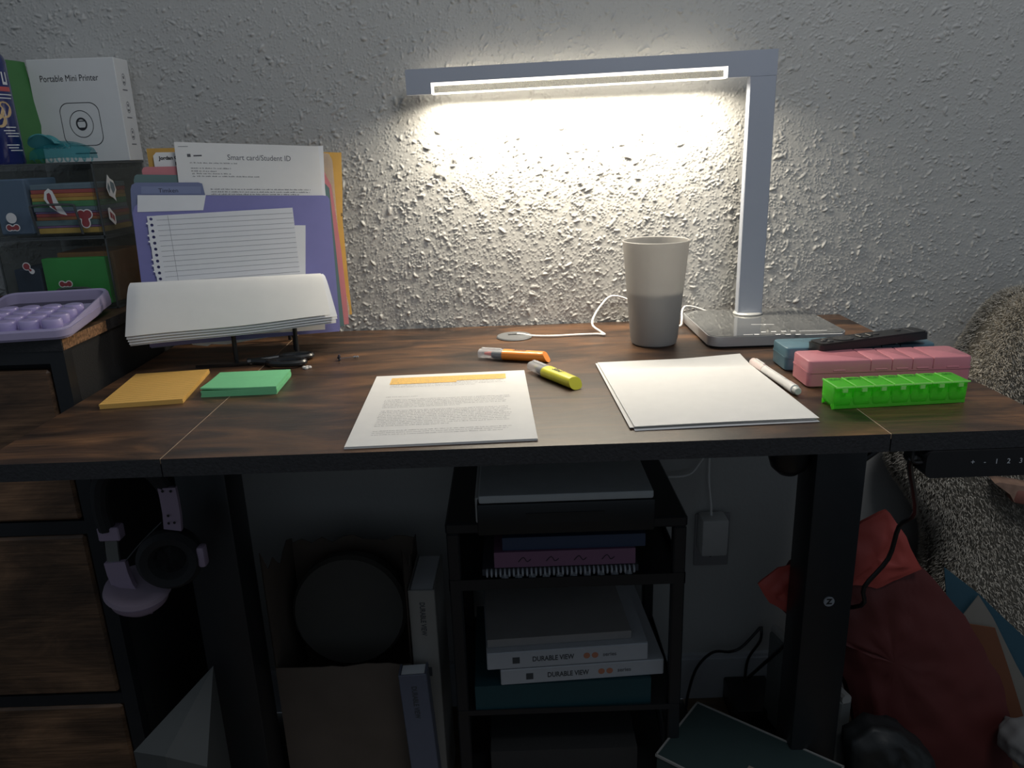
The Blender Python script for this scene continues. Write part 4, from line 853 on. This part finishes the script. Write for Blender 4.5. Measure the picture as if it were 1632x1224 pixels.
def upright_binder(lab, cx, cy, w_, z1, rot, tilt, col, low, dp=.20):
    t = thing('upright_binder', lab, 'binder', (cx, cy, -DZ+.0006), (0, tilt, rot)); h = z1+DZ; w2 = w_/2
    b = B(); b.rbox(-w2, w2, 0, .004, .0, h, .0012, 1); b.box(-w2, -w2+.003, .004, dp, 0, h); b.box(w2-.003, w2, .004, dp, 0, h); obj('binder_cover', b, mat(*col), t)
    b = B(); b.box(-w2+.004, w2-.004, .006, dp-.002, .002, h-.002); obj('binder_pages', b, white_paper2, t, smooth=0)
    gk = mat('print_grey', (.05, .055, .06), .6)
    txt(t, 'DURABLE VIEW', .0125, gk, (0, -.0004, h-.055), (PI/2, PI/2, 0), sx=.75, bold=.0003)
    if low: b = B(); b.box(-.009, .009, -.0004, 0, h-.17, h-.152); obj('spine_logo', b, gk, t, smooth=0)
    return t
def top_of(px, py, y): return at(px, py, y=y)
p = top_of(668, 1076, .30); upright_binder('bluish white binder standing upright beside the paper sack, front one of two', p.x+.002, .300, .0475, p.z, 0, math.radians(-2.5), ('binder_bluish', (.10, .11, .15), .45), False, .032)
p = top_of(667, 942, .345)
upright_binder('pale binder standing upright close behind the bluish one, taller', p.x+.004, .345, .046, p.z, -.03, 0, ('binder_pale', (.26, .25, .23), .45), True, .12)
# white wedge between dresser and left leg
b = B()
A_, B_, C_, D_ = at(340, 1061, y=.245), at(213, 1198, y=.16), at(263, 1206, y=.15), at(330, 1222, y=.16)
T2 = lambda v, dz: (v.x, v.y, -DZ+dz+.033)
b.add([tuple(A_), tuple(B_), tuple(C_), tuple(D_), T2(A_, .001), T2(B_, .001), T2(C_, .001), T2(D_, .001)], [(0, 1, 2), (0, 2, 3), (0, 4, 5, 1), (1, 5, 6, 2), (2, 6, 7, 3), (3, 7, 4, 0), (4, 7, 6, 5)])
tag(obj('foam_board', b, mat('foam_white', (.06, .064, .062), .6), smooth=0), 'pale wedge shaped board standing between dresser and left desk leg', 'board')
# ------------------------------------------------------------------ headphones under the desk's left end
hp = thing('headphones', 'lilac and black headphones hanging under the left end of the desk', 'headphones', (0, 0, 0))
hl_ = mat('headphone_lilac', (.30, .23, .31), .45, noise=.03)
def P_(px, py, y): return tuple(at(px, py, y=y))
b = B(); b.tube([(-.508, .155, -.0215), (-.508, .155, -.05), (-.508, .14, -.056), (-.508, .128, -.048)], .004, 8, 3); obj('hanging_hook', b, black_metal, hp)
b = B(); b.tube([(-.553, .150, -.158), (-.553, .145, -.12), (-.54, .142, -.078), (-.508, .140, -.061), (-.478, .146, -.075), (-.464, .152, -.105)], .011, 10, 5); obj('headband', b, black_soft, hp)
def strap(b, pts, w_, th):
    P = [Vector(p) for p in pts]; vs = []; fs = []
    for i, p in enumerate(P):
        d = (P[min(i+1, len(P)-1)]-P[max(i-1, 0)]).normalized(); n = Vector((0, -1, 0)); s_ = d.cross(n).normalized()*w_/2
        for q in (p+s_, p-s_, p-s_+Vector((0, th, 0)), p+s_+Vector((0, th, 0))): vs.append(tuple(q))
    for i in range(len(P)-1):
        for k in range(4): j = (k+1) % 4; fs.append((i*4+k, i*4+j, i*4+4+j, i*4+4+k))
    fs += [(3, 2, 1, 0), tuple(len(vs)-4+k for k in range(4))]; return b.add(vs, fs)
b = strap(B(), [P_(265, 778, .14), P_(269, 797, .14), P_(273, 820, .142), P_(275, 845, .146)], .0235, .006); ar = obj('right_arm', b, hl_, hp); 
b = B()
for px, py in ((259, 783), (272, 783), (268, 822), (278, 833), (269, 834)): q = at(px, py, y=.1394); b.cyl(tuple(q), (q.x, q.y-.0006, q.z), .0018, seg=10)
obj('arm_marks', b, black_plastic, ar)
q = at(272, 888, y=.15)
b = B(); Mr = Matrix.Translation(q) @ Matrix.Rotation(math.radians(12), 4, 'Z') @ Matrix.Rotation(PI/2, 4, 'X')
b.lathe([(.020, .004), (.026, .015), (.036, .018), (.0425, .010), (.043, .0), (.040, -.006)], 36, Mr); b.lathe([(0, .005), (.021, .005)], 36, Mr); obj('ear_cushion', b, black_soft, hp)
b = B(); b.lathe([(.040, -.006), (.041, -.012), (.034, -.026), (.0, -.030)], 36, Mr); obj('right_cup', b, black_plastic, hp)
b = B(); q2 = at(323, 885, y=.15); b.rbox(q2.x-.0055, q2.x+.0055, .142, .158, q2.z-.0155, q2.z+.0155, .004, 2); obj('cup_button', b, hl_, hp)
b = B(); x, y, z = at(174, 851, y=.145); b.rbox(x-.0145, x+.0145, y-.003, y+.014, z-.010, z+.010, .0015, 1); obj('band_end', b, hl_, hp)
b = strap(B(), [P_(176, 858, .148), P_(178, 877, .148), P_(181, 900, .148)], .0165, .004); obj('slider', b, mat('slider_metal', (.19, .19, .18), .35, metal=.4), hp)
b = strap(B(), [P_(182, 897, .145), P_(187, 915, .145), P_(196, 936, .146), P_(210, 955, .148)], .029, .008); obj('left_arm', b, hl_, hp)
q = at(222, 948, y=.155); b = B(); Mr = Matrix.Translation(q) @ Matrix.Rotation(math.radians(8), 4, 'Y') @ Matrix.Rotation(math.radians(14), 4, 'X')
b.lathe([(.012, -.019), (.026, -.016), (.036, -.004), (.0375, .006), (.034, .009)], 36, Mr, sx=1.05); obj('left_cup', b, hl_, hp)
b = B(); b.lathe([(.022, .008), (.037, .008), (.0425, .013), (.0405, .019), (.030, .020), (.022, .016)], 36, Mr, sx=1.05); obj('left_cushion', b, mat('cushion_lilac', (.24, .19, .24), .7), hp)
b = B(); q = at(223, 972, y=.15); b.cyl((q.x-.017, q.y, q.z), (q.x+.017, q.y, q.z-.001), .0052, seg=14); b.cyl((q.x, q.y, q.z), (q.x, q.y+.004, q.z+.012), .005, seg=12); obj('mic_stub', b, hl_, hp)
b = B(); b.tube([P_(200, 895, .15), P_(225, 865, .15), P_(258, 832, .15)], .0012, 6, 3); obj('audio_cable', b, black_plastic, hp)
# ------------------------------------------------------------------ wall outlet, charger, cables
b = B(); b.rbox(.361, .432, WALL-.006, WALL-.0003, -.520, -.402, .003, 2)
out = obj('wall_outlet', b, mat('outlet_plate', (.30, .29, .29), .4)); tag(out, 'pale wall outlet plate under the desk behind the charger', 'outlet')
b = B()
for z in (-.435, -.487):
    for x in (.389, .401): b.box(x-.001, x+.001, WALL-.0066, WALL-.0058, z-.004, z+.004)
    b.cyl((.395, WALL-.0066, z-.010), (.395, WALL-.0058, z-.010), .0025, seg=10)
obj('socket_slots', b, ink, out, smooth=0)
t = thing('wall_charger', 'white charger plugged into the wall outlet under the desk', 'charger', (.3905, WALL-.0068, -.412))
b = B(); b.rbox(-.0265, .0265, -.045, 0, -.062, .018, .006, 2); obj('charger_block', b, mat('charger_white', (.55, .54, .52), .4), t)
b = B(); b.tube([(-.004, -.022, .017), (-.005, -.02, .04), (-.010, -.012, .10), (-.008, -.008, .20), (-.004, .0, .33)], .0024, 8, 5); obj('charger_cord', b, cord_white, t)
b = B(); b.tube([at(1065, 760, y=.592), at(1088, 759, y=.592), at(1103, 753, y=.592), at(1113, 741, y=.592), at(1122, 728, y=.592), at(1132, 715, y=.592), at(1145, 690, y=.596)], .0022, 8, 5); tag(obj('power_cable', b, cord_white), 'short white cord running down behind the cart under the desk', 'cord')
b = B(); b.tube([at(1160, 905, y=.606), at(1212, 1040, y=.58), at(1195, 1070, y=.56), at(1150, 1070, y=.55), at(1125, 1085, y=.5)], .0028, 8, 5)
b = B(); b.tube([(.50, .585, -.655), (.465, .585, -.70), (.44, .585, -.712), (.40, .575, -.705), (.365, .565, -.735), (.345, .55, -.79), (.335, .53, -.832), (.320, .50, -.8355), (.345, .475, -.8355), (.385, .462, -.8355), (.42, .45, -.8355)], .003, 8, 6)
tag(obj('floor_cable', b, black_plastic), 'thin black cable looping along the baseboard and floor right of the cart', 'cable')
t = thing('power_strip', 'black power brick on the floor against the baseboard', 'power brick', (.478, .545, -DZ))
b = B(); b.rbox(-.045, .045, -.055, .055, .0005, .055, .004, 2); obj('brick_case', b, black_plastic, t)
b = B(); b.tube([(.0, .05, .05), (.005, .052, .10), (.02, .03, .16), (.022, .035, .19)], .003, 8, 4); obj('brick_cable', b, black_plastic, t)
# ------------------------------------------------------------------ things on the floor at the right
gb = thing('folded_stool', 'grey panel of a folded plastic stool with pale rim behind the right desk leg', 'stool', (.5271, .405, -DZ+.0325), (0, 0, math.atan2(-.2083, .0527)))
b = B(); b.rbox(-.1075, .1075, -.013, .013, .001, .200, .004, 1); b.rbox(-.085, .085, -.0145, .0145, .03, .17, .003, 1); obj('stool_panel', b, mat('stool_grey', (.14, .145, .14), .5), gb)
b = B(); b.tube([(-.1075, 0, .2035), (.1075, 0, .2035)], .0095, 10, 1); obj('stool_rim', b, mat('stool_rim', (.34, .33, .31), .45), gb)
# red bag: a slumped gift bag with its mouth folded open
def slump(name, lab, cat, poly, y, th, m, seed, amp=.012, lean=.0, noparent=None, cut=5):
    """a crumpled body: outline in the plane of its front, bulging, with real depth"""
    pts = [Vector(at(px, py, y=y)) for px, py in poly]; n = len(pts); c = sum(pts, Vector())/n; r = random.Random(seed)
    vs = []; fs = []; rings = [(0.0, 0), (.25, 0), (.5, 0), (.75, 0), (1, 0)]
    def layer(side):
        k0 = len(vs)
        for q in (1.0, .8, .55, .3):
            for i, p in enumerate(pts):
                v = c+(p-c)*q; bulge = (1-q**3)*th*.5; vs.append((v.x, v.y+side*(th*.28+bulge)+r.uniform(-amp, amp)*(q < .99), v.z+r.uniform(-amp, amp)*.5*(q < .99)))
        vs.append((c.x, c.y+side*th*.8, c.z)); e = len(vs)-1
        for a in range(3):
            for i in range(n): j = (i+1) % n; fs.append((k0+a*n+i, k0+a*n+j, k0+a*n+n+j, k0+a*n+n+i))
        for i in range(n): j = (i+1) % n; fs.append((k0+3*n+i, k0+3*n+j, e))
        return k0
    f0 = layer(-1); b0 = layer(1)
    for i in range(n): j = (i+1) % n; fs.append((f0+i, b0+i, b0+j, f0+j))
    b = B(); b.add([(x, yy+lean*(z+.6), max(z, -DZ+.0015)) for x, yy, z in vs], fs)
    o = obj(name, b, m, noparent, smooth=60)
    mo = o.modifiers.new('subdivide', 'SUBSURF'); mo.levels = mo.render_levels = 2; mo.subdivision_type = 'SIMPLE'
    tx = bpy.data.textures.new('crumple', 'VORONOI'); tx.noise_scale = .035; tx.distance_metric = 'DISTANCE'
    dm = o.modifiers.new('crumple', 'DISPLACE'); dm.texture = tx; dm.strength = amp*1.5; dm.mid_level = .45
    return tag(o, lab, cat) if lab else o
redm = mat('red_paper', (.10, .020, .018), .6, noise=.08, nscale=14); redl = mat('red_paper_lit', (.45, .075, .06), .55, noise=.06, nscale=14)  # same red paper twice: light on the flaps is put into their lighter colour
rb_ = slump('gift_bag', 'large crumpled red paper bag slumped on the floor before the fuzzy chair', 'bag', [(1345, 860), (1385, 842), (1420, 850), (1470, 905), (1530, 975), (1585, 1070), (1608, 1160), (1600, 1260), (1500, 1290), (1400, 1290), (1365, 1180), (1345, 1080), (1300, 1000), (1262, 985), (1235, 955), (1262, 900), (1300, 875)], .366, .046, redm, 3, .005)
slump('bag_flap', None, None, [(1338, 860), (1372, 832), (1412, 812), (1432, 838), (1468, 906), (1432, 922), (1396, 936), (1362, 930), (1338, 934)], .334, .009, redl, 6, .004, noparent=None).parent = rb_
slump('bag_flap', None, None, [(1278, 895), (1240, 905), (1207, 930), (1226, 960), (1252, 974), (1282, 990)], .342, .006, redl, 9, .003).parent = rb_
for o in bpy.data.objects:
    if o.name.startswith('bag_flap'): o.location = (0, 0, 0)
def card(name, lab, cat, poly, y0, m, lean=.12):
    pts = [at(px, py, y=y0) for px, py in poly]; b = B(); b.prism([(p.x, p.z) for p in pts], y0, y0+.0018, SW); return tag(obj(name, b, m, smooth=0), lab, cat)
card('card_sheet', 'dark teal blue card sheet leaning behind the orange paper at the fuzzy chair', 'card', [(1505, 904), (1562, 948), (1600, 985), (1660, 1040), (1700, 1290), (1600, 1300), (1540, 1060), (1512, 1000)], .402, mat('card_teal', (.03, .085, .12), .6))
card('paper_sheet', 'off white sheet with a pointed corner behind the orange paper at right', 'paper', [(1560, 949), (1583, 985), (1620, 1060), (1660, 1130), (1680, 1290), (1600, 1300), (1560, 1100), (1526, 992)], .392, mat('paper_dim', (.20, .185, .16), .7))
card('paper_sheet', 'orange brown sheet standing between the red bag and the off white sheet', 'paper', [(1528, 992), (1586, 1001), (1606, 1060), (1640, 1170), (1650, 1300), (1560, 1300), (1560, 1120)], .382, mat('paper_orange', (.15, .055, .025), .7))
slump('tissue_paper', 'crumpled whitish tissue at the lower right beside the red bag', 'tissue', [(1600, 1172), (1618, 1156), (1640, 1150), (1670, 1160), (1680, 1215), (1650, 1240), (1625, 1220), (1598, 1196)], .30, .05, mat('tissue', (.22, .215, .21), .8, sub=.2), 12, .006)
slump('plastic_bag', 'black crumpled bag on the floor in front of the red bag', 'bag', [(1352, 1170), (1385, 1150), (1420, 1152), (1448, 1172), (1480, 1200), (1500, 1260), (1470, 1310), (1380, 1310), (1350, 1240)], .26, .06, mat('bag_black', (.012, .013, .013), .5), 14, .008)
# dark lidded box low in front
bb = thing('board_game_box', 'dark green lidded box with pale edges and a paper tag near the right leg', 'box', (.372, .245, -DZ+.0325), (0, 0, math.radians(-39)))
b = B(); b.rbox(-.125, .125, -.075, .075, .0008, .132, .002, 1); obj('box_body', b, mat('box_body_dark', (.02, .028, .028), .6), bb, smooth=0)
b = B(); b.rbox(-.129, .129, -.079, .079, .102, .135, .002, 1); lid = obj('box_lid', b, mat('box_lid_dark', (.022, .042, .042), .6), bb, smooth=0)
b = B()
for y in (-.079, .079): b.box(-.130, .130, y-.0015, y+.0015, .1325, .1365)
for x in (-.129, .129): b.box(x-.0015, x+.0015, -.079, .079, .1325, .1365)
obj('lid_edge', b, mat('box_edge_pale', (.24, .24, .23), .6), lid, smooth=0)
b = B(); b.box(.005, .065, -.055, -.010, .1352, .1360); tg = obj('paper_tag', b, mat('tag_beige', (.20, .17, .14), .7), lid, smooth=0); b = B(); b.box(.015, .05, -.040, -.036, .169, .1692); b.box(.015, .045, -.030, -.027, .169, .1692); obj('tag_print', b, ink, tg, smooth=0) if False else None
# ------------------------------------------------------------------ fuzzy chair at the right
ch = thing('fuzzy_chair', 'big rounded chair in greyish brown fuzzy fabric right of the desk', 'chair', (0, 0, 0))
def chair_pt(u, v):
    # v: 0 floor .. 1 top; u: angle round the section
    z = -DZ+.01+v*(DZ+.055); k = 1-v
    xl = .772+.040*min(1, v*1.1)-.11*math.exp(-((v-.66)/.13)**2)
    cap = max(0, (v-.84)/.16); sh = math.sqrt(max(0, 1-cap*cap))
    cx, cy = 1.06, .505; ax = (cx-xl)*(.70+.30*sh) if v > .84 else cx-xl; ay = .092*(.45+.55*sh)
    c, s = math.cos(u*2*PI), math.sin(u*2*PI); e = .55
    return Vector((cx+ax*math.copysign(abs(c)**e, c), cy+ay*math.copysign(abs(s)**e, s), z-(.012*cap)))
NU, NV = 96, 60; b = B(); vs = [tuple(chair_pt(i/NU, j/NV)) for j in range(NV+1) for i in range(NU)]; fs = [(j*NU+i, j*NU+(i+1) % NU, (j+1)*NU+(i+1) % NU, (j+1)*NU+i) for j in range(NV) for i in range(NU)]
fs += [tuple(range(NU-1, -1, -1)), tuple(NV*NU+i for i in range(NU))]; b.add(vs, fs)
fz = mat('fuzzy_fabric', (.14, .127, .105), .95, noise=.5, nscale=220, spec=.1)
obj('chair_body', b, fz, ch, smooth=60)
rng = np.random.default_rng(5); tv = []; tf = []
n_t = 0
while n_t < 42000:
    u = rng.uniform(.36, .92); v = 1-.72*rng.uniform(0, 1)**1.4
    p = chair_pt(u, v); du = chair_pt(u+.004, v)-p; dv = chair_pt(u, min(1, v+.004))-p; nn = dv.cross(du)
    if nn.length < 1e-12: continue
    nn.normalize()
    if nn.dot(p-Vector((1.06, .505, p.z))) < 0: nn = -nn
    if p.x > 1.15: continue
    l = rng.uniform(.004, .009); d = (nn+Vector((rng.normal(0, .5), rng.normal(0, .3)-.1, -.55+rng.normal(0, .4)))).normalized()
    sd = d.cross(Vector((rng.normal(), rng.normal(), rng.normal()))).normalized()*rng.uniform(.0006, .0012); k = len(tv)
    tv += [tuple(p+sd), tuple(p-sd), tuple(p+d*l)]; tf.append((k, k+1, k+2)); n_t += 1
b = B(); b.v = tv; b.f = tf; b.mi = [0]*len(tf)
o = obj('fabric_pile', b, mat('fuzzy_pile', (.58, .53, .45), .9, spec=.15, noise=.35, nscale=90), ch, smooth=0); o['kind'] = 'stuff'
wd = thing('wooden_rail', 'splintered reddish wooden rail end poking out of the fuzzy chair', 'rail', tuple(at(1612, 780, y=.398)), (0, math.radians(9), math.radians(-14)))
b = B(); b.prism([(-.034, .010), (-.028, .0135), (.010, .0150), (.15, .0150), (.15, -.0170), (.004, -.0160), (-.006, -.004), (-.018, .002)], -.015, .015, SW); obj('rail_wood', b, mat('rail_pale', (.30, .185, .135), .7, noise=.3, nscale=60), wd, smooth=0)
b = B(); b.rbox(.0, .15, -.0165, .0165, -.0185, .009, .006, 2); obj('rail_paint', b, mat('rail_red', (.22, .085, .065), .6, noise=.15, nscale=50), wd)
